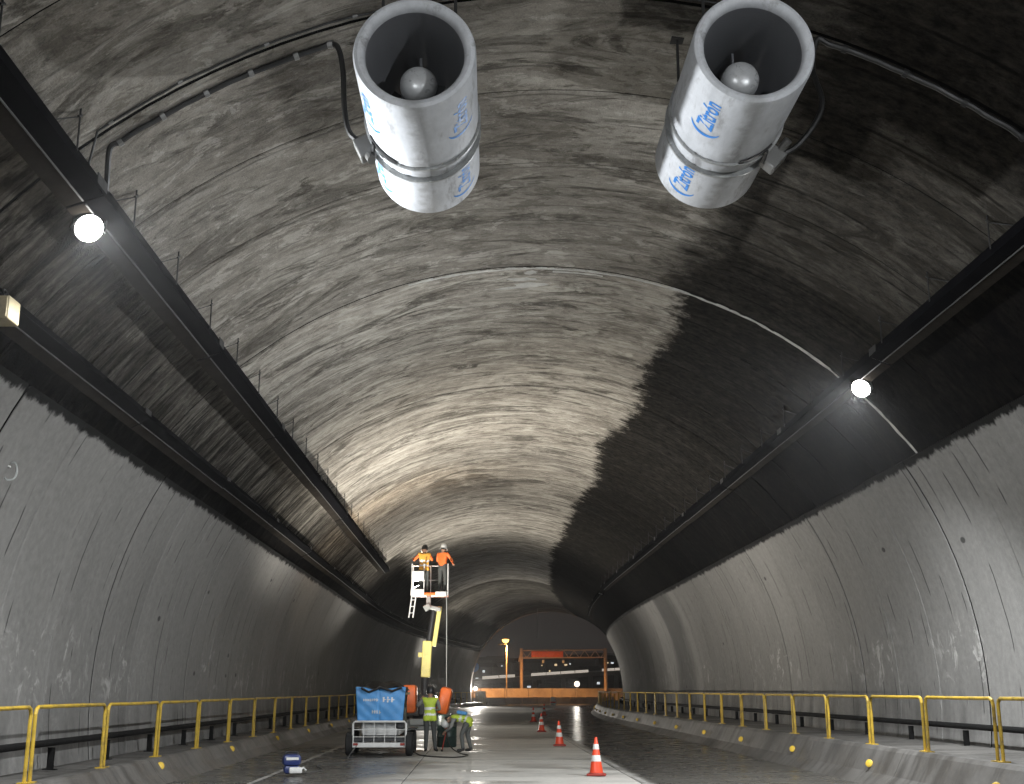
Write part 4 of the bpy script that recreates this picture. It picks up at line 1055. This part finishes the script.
MB().tube([(0.62, 0.05, 1.55), (0.75, 0.0, 1.57)], 0.03, 8).build('tap', M['cream'], tr)
MB().tube([(0.0, 2.35, 0.40), (0.0, 3.2, 0.42)], 0.04, 8).build('drawbar', M['dark_metal'], tr)

# up-pointing work lights: the crew's basket lamp and the added tripod lamps
def work_light(label, loc, tilt, power, col, size=R_(165)):
    root = thing('work_light', label, 'work light', loc, 0, 'crew work light and added tripod lamps')
    d = Vector(tilt).normalized(); zax = -d; xax = zax.cross(Vector((0.1, 1, 0.05))).normalized(); yax = zax.cross(xax); m = Matrix((xax, yax, zax)).transposed()
    hc = Vector((0, 0, 0.20))
    MB().rbox(hc + zax * 0.05, (0.30, 0.22, 0.08), 0.015, m).build('housing', M['housing'], root)
    MB().rbox(hc - zax * 0.005, (0.26, 0.18, 0.02), 0.006, m).build('lens', M['lens'], root)
    mb = MB(); mb.tube([(-0.16, 0, 0), (-0.17, 0, 0.12), hc - xax * 0.16], 0.012, 6); mb.tube([(0.16, 0, 0), (0.17, 0, 0.12), hc + xax * 0.16], 0.012, 6); mb.box((0, 0, 0.012), (0.36, 0.14, 0.024)); mb.build('stand', M['dark_metal'], root)
    ld = bpy.data.lights.new('work_lamp', 'SPOT'); ld.energy = power; ld.color = col; ld.spot_size = size; ld.spot_blend = 1.0; ld.shadow_soft_size = 0.08
    lo = bpy.data.objects.new('work_lamp', ld); COL.objects.link(lo); lo.parent = root; lo.location = hc + d * 0.06
    lo.rotation_euler = d.to_track_quat('-Z', 'Y').to_euler()
    return root

# ------------------------------------------------------------------ boom lift with two workers
LX, LY = -1.86, 42.0
lift = thing('boom_lift', 'boom lift with orange covers, pale yellow boom and raised work basket', 'boom lift', (LX, LY, 0))
MB().rbox((0, 0.1, 0.52), (1.15, 2.0, 0.34), 0.05).build('chassis', M['lift_grey'], lift)
for sx in (-1, 1):
    for yy in (-0.65, 0.85):
        wo = MB().lathe([(0.18, -0.11), (0.33, -0.11), (0.38, -0.07), (0.38, 0.07), (0.33, 0.11), (0.18, 0.11)], 28, 'x', (sx * 0.66, yy, 0.382), close=True).build('wheel', M['tyre'], lift, True)
        MB().lathe([(0.0, 0.05), (0.08, 0.06), (0.18, 0.04), (0.18, -0.04), (0.0, -0.04)], 20, 'x', (sx * 0.66, yy, 0.382)).build('rim', M['lift_grey'], wo, True)
MB().lathe([(0.0, 0.69), (0.42, 0.69), (0.42, 0.82), (0.0, 0.82)], 28).build('turntable', M['black_plastic'], lift, True)
MB().rbox((0.02, 0.1, 1.16), (0.42, 1.5, 0.68), 0.05).build('engine_block', M['dark_metal'], lift)
mb = MB(); mb.rbox((-0.50, -0.2, 1.36), (0.46, 1.2, 0.92), 0.10); mb.build('cover', M['lift_orange'], lift, True)
mb = MB(); mb.rbox((0.66, 0.0, 1.30), (0.40, 1.1, 0.90), 0.12, Matrix.Rotation(R_(12), 3, 'Y')); mb.build('cover', M['lift_orange'], lift, True)
MB().rbox((-0.02, -0.95, 0.62), (0.9, 0.14, 0.22), 0.04).build('bumper', M['lift_grey'], lift)
MB().tube([(-0.02, 0.1, 1.4), (-0.02, 0.25, 2.12)], 0.12, 10).build('boom_pivot', M['dark_metal'], lift)
m = Matrix.Rotation(R_(2.5), 3, 'Y')
MB().rbox((0.02, 0.25, 2.68), (0.32, 0.36, 1.22), 0.03, m).build('lower_boom', M['lift_yellow'], lift)
MB().rbox((-0.20, 0.2, 2.82), (0.14, 0.16, 0.16), 0.02).build('boom_pin', M['lift_yellow'], lift)
mb = MB(); mb.tube([(0.08, 0.2, 3.15), (0.24, 0.15, 4.3)], 0.10, 10); mb.build('hydraulic_ram', M['black_plastic'], lift, True)
mb = MB(); mb.rbox((0.36, 0.25, 3.78), (0.15, 0.24, 1.36), 0.02, Matrix.Rotation(R_(8), 3, 'Y')); mb.build('upper_boom', M['lift_yellow'], lift)
mb = MB(); mb.rbox((0.24, 0.15, 4.40), (0.52, 0.24, 0.14), 0.03, Matrix.Rotation(R_(12), 3, 'Y')); mb.build('jib', M['lift_grey'], lift)
mb = MB(); mb.rbox((0.02, 0.1, 4.42), (0.24, 0.26, 0.20), 0.03, Matrix.Rotation(R_(-30), 3, 'Y')); mb.build('jib_head', M['lift_grey'], lift)
mb = MB(); mb.rbox((0.06, 0.15, 4.64), (0.16, 0.18, 0.36), 0.03); mb.build('basket_post', M['lift_grey'], lift)
bk = bpy.data.objects.new('basket', None); COL.objects.link(bk); bk.parent = lift; bk.location = (0.11, 0.1, 4.80)
MB().rbox((0, 0, 0.05), (1.28, 0.80, 0.10), 0.02).build('floor', M['lift_orange'], bk)
mb = MB(); mb.rbox((0.42, -0.42, 0.06), (0.44, 0.05, 0.14), 0.012); mb.build('toe_board', M['white_metal'], bk)
mb = MB(); mb.rbox((-0.42, -0.42, 0.10), (0.46, 0.05, 0.22), 0.012); mb.build('toe_board', M['white_metal'], bk)
for (x, y) in ((-0.62, -0.38), (0.62, -0.38), (-0.62, 0.38), (0.62, 0.38), (0.0, 0.38), (-0.2, -0.38)): MB().tube([(x, y, 0.1), (x, y, 1.08)], 0.018, 8).build('rail_post', M['white_metal'], bk)
for z in (0.58, 1.08):
    MB().tube([(-0.62, -0.38, z), (-0.62, 0.38, z), (0.62, 0.38, z), (0.62, -0.38, z)], 0.018, 8).build('guard_rail', M['white_metal'], bk)
MB().tube([(-0.62, -0.38, 0.58), (-0.2, -0.38, 0.58)], 0.018, 8).build('guard_rail', M['white_metal'], bk)
MB().rbox((-0.40, -0.46, 0.66), (0.40, 0.14, 0.32), 0.02).build('control_box', M['white_plastic'], bk)
for x in (-0.60, -0.46): MB().tube([(x, -0.36, 0.05), (x - 0.10, -0.36, -0.75)], 0.022, 8).build('ladder_rail', M['white_metal'], bk)
for k in range(3): MB().tube([(-0.62 - 0.03 * k, -0.36, -0.15 - 0.22 * k), (-0.48 - 0.03 * k, -0.36, -0.15 - 0.22 * k)], 0.014, 6).build('ladder_rung', M['white_metal'], bk)
bz = 4.80 + 0.105
J = stand(1.62)
J.update(el_l=(-0.34, 0.10, 1.14), wr_l=(-0.32, 0.36, 1.22), el_r=(0.32, 0.14, 1.16), wr_r=(0.24, 0.42, 1.26), head=(0.03, 0.10, 1.52))
person('basket worker in orange jacket and yellow vest with dark helmet', (LX + 0.11 - 0.22, LY + 0.05, bz), R_(14), J, M['orange_cloth'], M['trousers2'], M['vest_orange'], 'black_plastic')
J = stand(1.66)
J.update(el_l=(-0.30, 0.14, 1.14), wr_l=(-0.20, 0.38, 1.10), el_r=(0.30, 0.12, 1.12), wr_r=(0.20, 0.36, 1.05))
person('basket worker in red-orange jacket, white helmet and dark trousers', (LX + 0.11 + 0.42, LY + 0.08, bz), R_(-30), J, M['orange_cloth'], M['trousers'], None, 'white_plastic')
ground_hose('thin grey hose hanging straight down from the raised basket', [(LX + 0.66, LY - 0.35, 4.95), (LX + 0.70, LY - 0.42, 4.6), (LX + 0.72, LY - 0.42, 3.2), (LX + 0.74, LY - 0.4, 1.4), (LX + 0.78, LY - 0.5, 0.12), (LX + 1.1, LY - 0.8, 0.03)], 0.016, 'lift_grey')
work_light('lit work light clamped to the basket rail, aimed at the vault', (LX + 0.11 - 0.50, LY + 0.52, bz + 0.0), (-0.35, 0.55, 0.9), 500.0, (1.0, 0.80, 0.58))
for lab, s_, x_, tl, pw in (('added unseen tripod lamp between trailer and boom lift', 37.0, -2.95, (0.55, 0.1, 1.0), 5000.0), ('added unseen tripod lamp behind the boom lift', 60.0, -2.75, (0.6, -0.45, 1.0), 4000.0), ('far added unseen tripod lamp near the walkway towards the mouth', 97.0, -5.2, (0.9, 0.2, 1.0), 3200.0)):  # tripod lamps hidden from view, added to light the vault and walls
    q = T(s_, x_, 0.006); wl = work_light(lab, (q.x, q.y, 0.9), tl, pw, (1.0, 0.95, 0.86))
    for k in range(3):
        t_ = R_(30 + 120 * k); MB().tube([(0, 0, 0), (0.4 * math.cos(t_), 0.4 * math.sin(t_), -0.885)], 0.016, 6).build('tripod_leg', M['black_plastic'], wl)

# ------------------------------------------------------------------ small things on the road
gb = thing('plastic_drum', 'dark green plastic drum standing behind the stooping worker', 'drum', (-0.98, 37.2, 0.006))
MB().lathe([(0.0, 0.0), (0.27, 0.0), (0.29, 0.03), (0.29, 0.28), (0.30, 0.30), (0.29, 0.32), (0.29, 0.60), (0.30, 0.62), (0.29, 0.64), (0.28, 0.90), (0.25, 0.93), (0.0, 0.93)], 28).build('body', M['green_dark'], gb, True)
MB().lathe([(0.05, 0.93), (0.05, 0.96), (0.0, 0.965)], 12, 'z', (0.14, 0, 0)).build('cap', M['black_plastic'], gb, True)
d = ray(292, 776); d = d * (-CAM_H / d.z)
pb = thing('portable_pump', 'small navy blue pump with white base standing by the kerb', 'pump', (d.x, d.y, 0.006), 0.25)
MB().rbox((-0.02, 0, 0.30), (0.36, 0.34, 0.22), 0.07).build('motor_cover', M['navy'], pb, True)
MB().rbox((-0.02, 0.0, 0.12), (0.30, 0.28, 0.16), 0.05).build('tank', M['navy'], pb, True)
MB().rbox((0.05, -0.15, 0.11), (0.26, 0.10, 0.12), 0.03).build('gauge_panel', M['white_plastic'], pb, True)
MB().tube([(0.10, -0.16, 0.10), (0.20, -0.17, 0.16), (0.25, -0.12, 0.10)], 0.022, 8).build('outlet', M['white_plastic'], pb, True)
MB().tube([(-0.16, 0, 0.38), (-0.13, 0, 0.45), (0.09, 0, 0.45), (0.12, 0, 0.38)], 0.015, 8).build('handle', M['black_plastic'], pb, True)
mb = MB(); mb.box((-0.02, -0.174, 0.33), (0.24, 0.006, 0.05)); mb.build('label_strip', M['white_metal'], pb)

# ================================================================== OUTSIDE THE TUNNEL MOUTH
gmesh = MB(); gmesh.add([(-1500, -1200, -0.12), (1500, -1200, -0.12), (1500, 2600, -0.12), (-1500, 2600, -0.12)], [(0, 1, 2, 3)])
tag(gmesh.build('ground', M['ground']), 'dark earth around and beyond the tunnel', 'ground', kind='structure')
# hillside with the town's lights
rows, uv_ = [], []
rnd = random.Random(12)
for j in range(15):
    row = []
    for i in range(41):
        x = -420 + 1100 * i / 40; y = 420 + 60 * j
        h = (j / 14) ** 1.0 * 34 + 5 * math.sin(i * 0.5 + j * 0.3) * (j / 14) - (0.4 if j == 0 else 0)
        row.append((x, y, -0.4 + max(-0.1, h)))
    rows.append(row); uv_.append([(i, j) for i in range(41)])
tag(link('hill', grid_mesh('hill', rows, uv_), M['hill'], None, True), 'dark hillside behind the tunnel mouth', 'hill', kind='structure')
def hill_z(y): return -0.4 + max(0, (y - 420) / 840 * 34)
wh = [bpy.data.meshes.new('lit_window')]
# town houses on the slope, each with a few lit windows
hn = 0
ORD = 'first second third fourth fifth sixth seventh eighth ninth tenth eleventh twelfth thirteenth fourteenth fifteenth sixteenth'.split()
def house_label(i, nw, warm):
    c = ('one lit window', 'two lit windows', 'three lit windows')[nw - 1]; tone = ('cool', 'warm')[warm]
    if i < 16: return '%s dark hillside house counted from the blue sign, with %s' % (ORD[i], c)
    return ('low dark house beside the foot of the far gantry post, cool lit windows', 'low dark house between blue sign and street lamp, under the viaduct', 'low dark house next to the orange gantry post, under the viaduct')[i - 16]
for px, py, Y, w, h, nw, warm in ((489, 665, 620, 12, 9, 2, 0), (497, 664, 640, 11, 10, 3, 0), (503, 667, 560, 9, 8, 1, 1), (512, 665, 680, 13, 9, 2, 1), (527, 668, 520, 10, 8, 2, 0), (533, 666, 700, 12, 10, 2, 1),
                                 (541, 667, 600, 11, 9, 2, 1), (549, 664, 640, 12, 9, 2, 0), (556, 666, 540, 10, 8, 3, 1), (563, 664, 720, 14, 10, 2, 1), (570, 665, 600, 10, 8, 1, 1), (578, 662, 660, 11, 9, 3, 0),
                                 (586, 663, 580, 10, 8, 2, 0), (594, 660, 700, 12, 10, 2, 0), (601, 663, 620, 12, 9, 2, 1), (608, 664, 560, 10, 8, 2, 1), (592, 676, 430, 9, 7, 2, 0), (484, 672, 450, 8, 7, 2, 0), (526, 679, 440, 8, 6, 2, 0)):
    p = at(px, py, Y); gz = hill_z(Y)
    top = p.z + h * 0.25
    root = thing('town_house', house_label(hn, nw, warm), 'house', (p.x, Y, gz - 2.0), rnd.uniform(-0.3, 0.3), 'town houses on the hillside')
    H_ = max(5, top - gz + 2.0)
    MB().box((0, 0, H_ / 2), (w, 9, H_)).build('wall', M['house'], root)
    mb = MB(); mb.add([(-w / 2 - 0.4, -5, H_), (w / 2 + 0.4, -5, H_), (w / 2 + 0.4, 5, H_), (-w / 2 - 0.4, 5, H_), (-w / 2, 0, H_ + 1.6), (w / 2, 0, H_ + 1.6)], [(0, 1, 5, 4), (2, 3, 4, 5), (0, 4, 3), (1, 2, 5), (3, 2, 1, 0)])
    mb.build('roof', M['hill'], root)
    for k in range(nw):
        wx = (k - (nw - 1) / 2) * 3.2 + rnd.uniform(-0.8, 0.8); wz = H_ - 1.6 - rnd.choice((0, 0, 2.6))
        MB().box((wx, -4.56, wz), (rnd.uniform(0.6, 1.3), 0.12, rnd.uniform(0.5, 0.9))).build('window', M['win_warm' if (warm and rnd.random() < 0.75) else 'win_cool'], root)
    hn += 1
# long viaduct crossing the view, its lamp-lit fascia made to glow by itself
vd = thing('viaduct', 'long pale lit viaduct crossing the view behind the gantry', 'viaduct', (0, 0, 0))
pa, pb_ = at(470, 678.5, 330), at(640, 667.5, 400)
n = 12
for i in range(n):
    a = pa.lerp(pb_, i / n); b = pa.lerp(pb_, (i + 1) / n); c = (a + b) / 2; L = (b - a).length; ang = math.atan2(b.y - a.y, b.x - a.x)
    m = Matrix.Rotation(ang, 3, 'Z') @ Matrix.Rotation(-math.atan2(b.z - a.z, (b.xy - a.xy).length), 3, 'Y')
    MB().box(c - Vector((0, 0, 0.9)), (L - 0.05, 8, 1.2), m).build('deck_span', M['out_steel'], vd)
    if i not in (2, 7): MB().box(c + m @ Vector((0, -4.08, 0.15)), (L * 0.94, 0.12, 0.75), m).build('glowing_fascia', M['fascia_glow'], vd)
    if i % 2 == 0: MB().box((a.x, a.y, a.z / 2 - 0.8), (1.2, 1.6, max(1.0, a.z - 0.6))).build('pier', M['out_steel'], vd)

# road lamp with sodium light
lp = at(505.5, 640, 150)
sl_ = thing('street_lamp', 'tall street lamp with glowing orange sodium light outside the mouth', 'street lamp', (lp.x + 0.15, 150.4, -0.1))
hz_ = lp.z + 0.1
MB().tube([(0, 0, 0), (0, 0, hz_ * 0.6), (0, 0, hz_ + 0.05)], [0.10, 0.08, 0.05], 10).build('pole', M['out_steel'], sl_, True)
MB().tube([(0, 0, hz_), (-0.05, -0.2, hz_ + 0.1), (-0.12, -0.45, hz_ + 0.1)], 0.03, 8).build('arm', M['out_steel'], sl_, True)
MB().rbox((-0.15, -0.6, hz_ + 0.12), (0.4, 0.6, 0.14), 0.04).build('head', M['out_steel'], sl_, True)
MB().lathe([(0.42, 0.06), (0.41, -0.07), (0.31, -0.25), (0.14, -0.37), (0, -0.4)], 20, 'z', (-0.15, -0.6, hz_)).build('bowl', M['sodium'], sl_, True)
MB().rbox((-0.85, -0.3, hz_ - 0.55), (0.5, 0.3, 0.16), 0.04).build('second_head', M['cream'], sl_, True)
MB().tube([(0, 0, hz_ - 0.5), (-0.85, -0.3, hz_ - 0.5)], 0.03, 6).build('arm', M['out_steel'], sl_, True)
ld = bpy.data.lights.new('sodium_light', 'SPOT'); ld.energy = 9000; ld.spot_size = R_(150); ld.spot_blend = 0.5; ld.color = (1.0, 0.42, 0.11); ld.shadow_soft_size = 0.2
lo = bpy.data.objects.new('sodium_light', ld); COL.objects.link(lo); lo.parent = sl_; lo.location = (-0.15, -0.6, hz_ - 0.6); lo.rotation_euler = Vector((0.1, 0.28, -1)).to_track_quat('-Z', 'Y').to_euler()
# overhead gantry, orange under the sodium light
GY = 162
gp = at(521.5, 690, GY); gq = at(606, 690, GY); gz0, gz1 = at(540, 658, GY).z, at(540, 650.5, GY).z
ga = thing('sign_gantry', 'orange-lit lattice gantry spanning the road outside the tunnel', 'gantry', (0, GY, 0))
for x, r in ((gp.x, 0.22), (gq.x, 0.24)):
    MB().tube([(x, 0, -0.1), (x, 0, gz1 + 0.3)], r, 10).build('post', M['gantry'], ga, True)
xs = gp.x
for zz in (gz0, gz1):
    for yy in (-0.4, 0.4): MB().tube([(gp.x, yy, zz), (gq.x, yy, zz + 0.1)], 0.075, 6).build('chord', M['gantry'], ga)
nb = 16
for i in range(nb):
    xa_ = gp.x + (gq.x - gp.x) * i / nb; xb_ = gp.x + (gq.x - gp.x) * (i + 1) / nb
    MB().tube([(xa_, -0.4, gz0 if i % 2 else gz1), (xb_, -0.4, gz1 if i % 2 else gz0)], 0.05, 6).build('brace', M['gantry'], ga)
for px in (543, 563):
    q = at(px, 661.5, GY); MB().rbox((q.x, -0.5, q.z), (0.30, 0.4, 0.42), 0.05).build('traffic_camera', M['white_plastic'], ga)
mb = MB(); mb.rbox((at(547, 654, GY).x, -0.55, (gz0 + gz1) / 2), (4.2, 0.12, 0.75), 0.03); mb.build('glow_board', M['lift_orange'], ga)  # orange colour stands in for the red-orange glow mid-truss
MB().tube([(gp.x, 0, gz1 + 0.1), (gp.x - 0.35, -0.2, gz0 - 0.5)], 0.09, 6).build('strut', M['gantry'], ga)
# barriers across the turn outside
def jersey(label, a, b, h, mat, n, w=0.5):
    root = thing('roadside_barrier', label, 'barrier', (0, 0, 0))
    for i in range(n):
        p = a.lerp(b, i / n); q = a.lerp(b, (i + 1) / n); L = (q - p).length - 0.06; ang = math.atan2(q.y - p.y, q.x - p.x); c = (p + q) / 2
        m = Matrix.Rotation(ang, 3, 'Z'); mb = MB()
        pr = [(-w / 2, 0), (-w / 2, 0.1), (-w / 4, 0.3), (-w / 6, h), (w / 6, h), (w / 4, 0.3), (w / 2, 0.1), (w / 2, 0)]
        vs = [c + m @ Vector((sx * L / 2, y_, z_)) for sx in (-1, 1) for y_, z_ in pr]; k = len(pr)
        mb.add(vs, [(j, (j + 1) % k, k + (j + 1) % k, k + j) for j in range(k)] + [tuple(range(k)), tuple(range(k, 2 * k))[::-1]])
        mb.build('barrier_block', mat, root)
    return root
jersey('tall concrete barrier glowing pinkish orange across the turn outside', Vector((-3, 158, -0.1)), Vector((34, 166, -0.1)), 1.95, M['out_conc'], 12)
jersey('lower orange and white barrier closing the road outside the mouth', Vector((-1.0, 139.5, -0.1)), Vector((16.5, 151, -0.1)), 0.92, M['out_conc'], 9)
# ribbon of earth and apron outside
ap = MB(); ap.add([T(S_PORTAL + 0.5, -14, -0.06), T(S_PORTAL + 0.5, 22, -0.06), (60, 200, -0.06), (-30, 200, -0.06)], [(0, 1, 2, 3)])
tag(ap.build('pavement', M['out_conc']), 'bare concrete apron outside the tunnel mouth', 'apron', kind='structure')
# roadside drum, round lamp, sign, cabinet
q = at(553, 704, 137)
rdm = thing('warning_drum', 'pinkish white warning drum standing before the barrier outside', 'drum', (q.x, 137, -0.05))
MB().lathe([(0, 0), (0.34, 0), (0.34, 0.12), (0.30, 0.14), (0.28, 0.55), (0.26, 0.56), (0.25, 0.9), (0.22, 0.95), (0, 0.96)], 24).build('body', M['white_plastic'], rdm, True)
MB().lathe([(0.292, 0.30), (0.286, 0.46)], 24).build('stripe', M['cone_orange'], rdm, True)
q = at(577, 684, 154)
gl = thing('globe_lamp', 'round white globe lamp on a short post behind the barrier', 'lamp', (q.x, 154, -0.1))
MB().tube([(0, 0, 0), (0, 0, q.z - 0.2)], 0.05, 8).build('post', M['out_steel'], gl)
M['globe'] = emit('lit_globe', (1.0, 0.93, 0.82), 2.2)
MB().lathe([(0.0, -0.34)] + [(0.34 * math.sin(math.pi * k / 10), -0.34 * math.cos(math.pi * k / 10)) for k in range(1, 10)] + [(0.0, 0.34)], 20, 'z', (0, 0, q.z + 0.1)).build('globe', M['globe'], gl, True)
q = at(474, 667, 133)
sg = thing('traffic_sign', 'round blue traffic sign at the edge of the tunnel mouth', 'sign', (q.x, 133.2, -0.1))
MB().tube([(0, 0.06, 0), (0, 0.06, q.z + 0.6)], 0.04, 8).build('post', M['out_steel'], sg)
MB().lathe([(0, -0.02), (0.52, -0.02), (0.54, 0), (0.52, 0.02), (0, 0.02)], 28, 'y', (0, 0, q.z + 0.1)).build('disc', M['sign_blue'], sg, True)
q = at(476, 690, 136)
cb = thing('utility_cabinet', 'cream utility cabinet with white lamp at the tunnel mouth', 'cabinet', (q.x, 136, -0.06))
MB().rbox((0.5, 0, 0.8), (1.2, 0.7, 1.6), 0.04).build('body', M['cream'], cb); MB().rbox((0.5, -0.36, 0.8), (0.9, 0.03, 1.3), 0.01).build('door', M['cream'], cb)
MB().lathe([(0.0, -0.25)] + [(0.25 * math.sin(math.pi * k / 8), -0.25 * math.cos(math.pi * k / 8)) for k in range(1, 8)] + [(0.0, 0.25)], 16, 'z', (-0.1, -0.3, 1.85)).build('lamp_globe', M['globe'], cb, True)
# the two white lamps at the mouth are work floodlights that shine up the tunnel
for par, loc, pw, sz, aim in ((gl, (-0.1, -0.5, 2.3), 1800.0, 19, T(60, -7.2, 3.6)), (cb, (-0.1, -0.75, 1.9), 13000.0, 48, T(70, 0.5, 4.5))):
    ld = bpy.data.lights.new('mouth_light', 'SPOT'); ld.energy = pw; ld.color = (1.0, 0.94, 0.84); ld.spot_size = R_(sz); ld.spot_blend = 0.9; ld.shadow_soft_size = 0.25
    lo = bpy.data.objects.new('mouth_light', ld); COL.objects.link(lo); lo.parent = par; lo.location = loc
    w0 = Vector(par.location) + Vector(loc); lo.rotation_euler = (aim - w0).to_track_quat('-Z', 'Y').to_euler()
# thin sensor cable hanging from the crown near the mouth
q1, q2 = at(537.5, 613, 124), at(537.5, 637, 124)
hs = thing('hanging_sensor', 'thin cable with a small sensor hanging from the crown near the mouth', 'sensor', (q2.x, 124, q2.z))
top = P(124.6, -2, 8.2)
MB().tube([(0, 0, 0), (0, 0, top.z - q2.z + 0.05)], 0.03, 6).build('cable', M['lift_grey'], hs)
MB().rbox((0, 0, 0), (0.2, 0.2, 0.26), 0.04).build('sensor', M['lift_grey'], hs)

# ------------------------------------------------------------------ one even haze volume, added to give the lamps a glow
hz = MB().box((20, 600, 29.5), (2600, 1700, 63)).build('haze', None)
hm = bpy.data.materials.new('lamp_glow_haze'); hm.use_nodes = True; nt = hm.node_tree
nt.nodes.remove(nt.nodes['Principled BSDF'])
pv = nt.nodes.new('ShaderNodeVolumePrincipled')
pv.inputs['Density'].default_value = 0.00032; pv.inputs['Color'].default_value = (0.92, 0.92, 0.92, 1); pv.inputs['Anisotropy'].default_value = 0.72
nt.links.new(pv.outputs[0], nt.nodes['Material Output'].inputs['Volume'])
hz.data.materials.clear(); hz.data.materials.append(hm)
tag(hz, 'thin haze added for lamp glow, filling the tunnel and the valley', 'haze', kind='stuff')
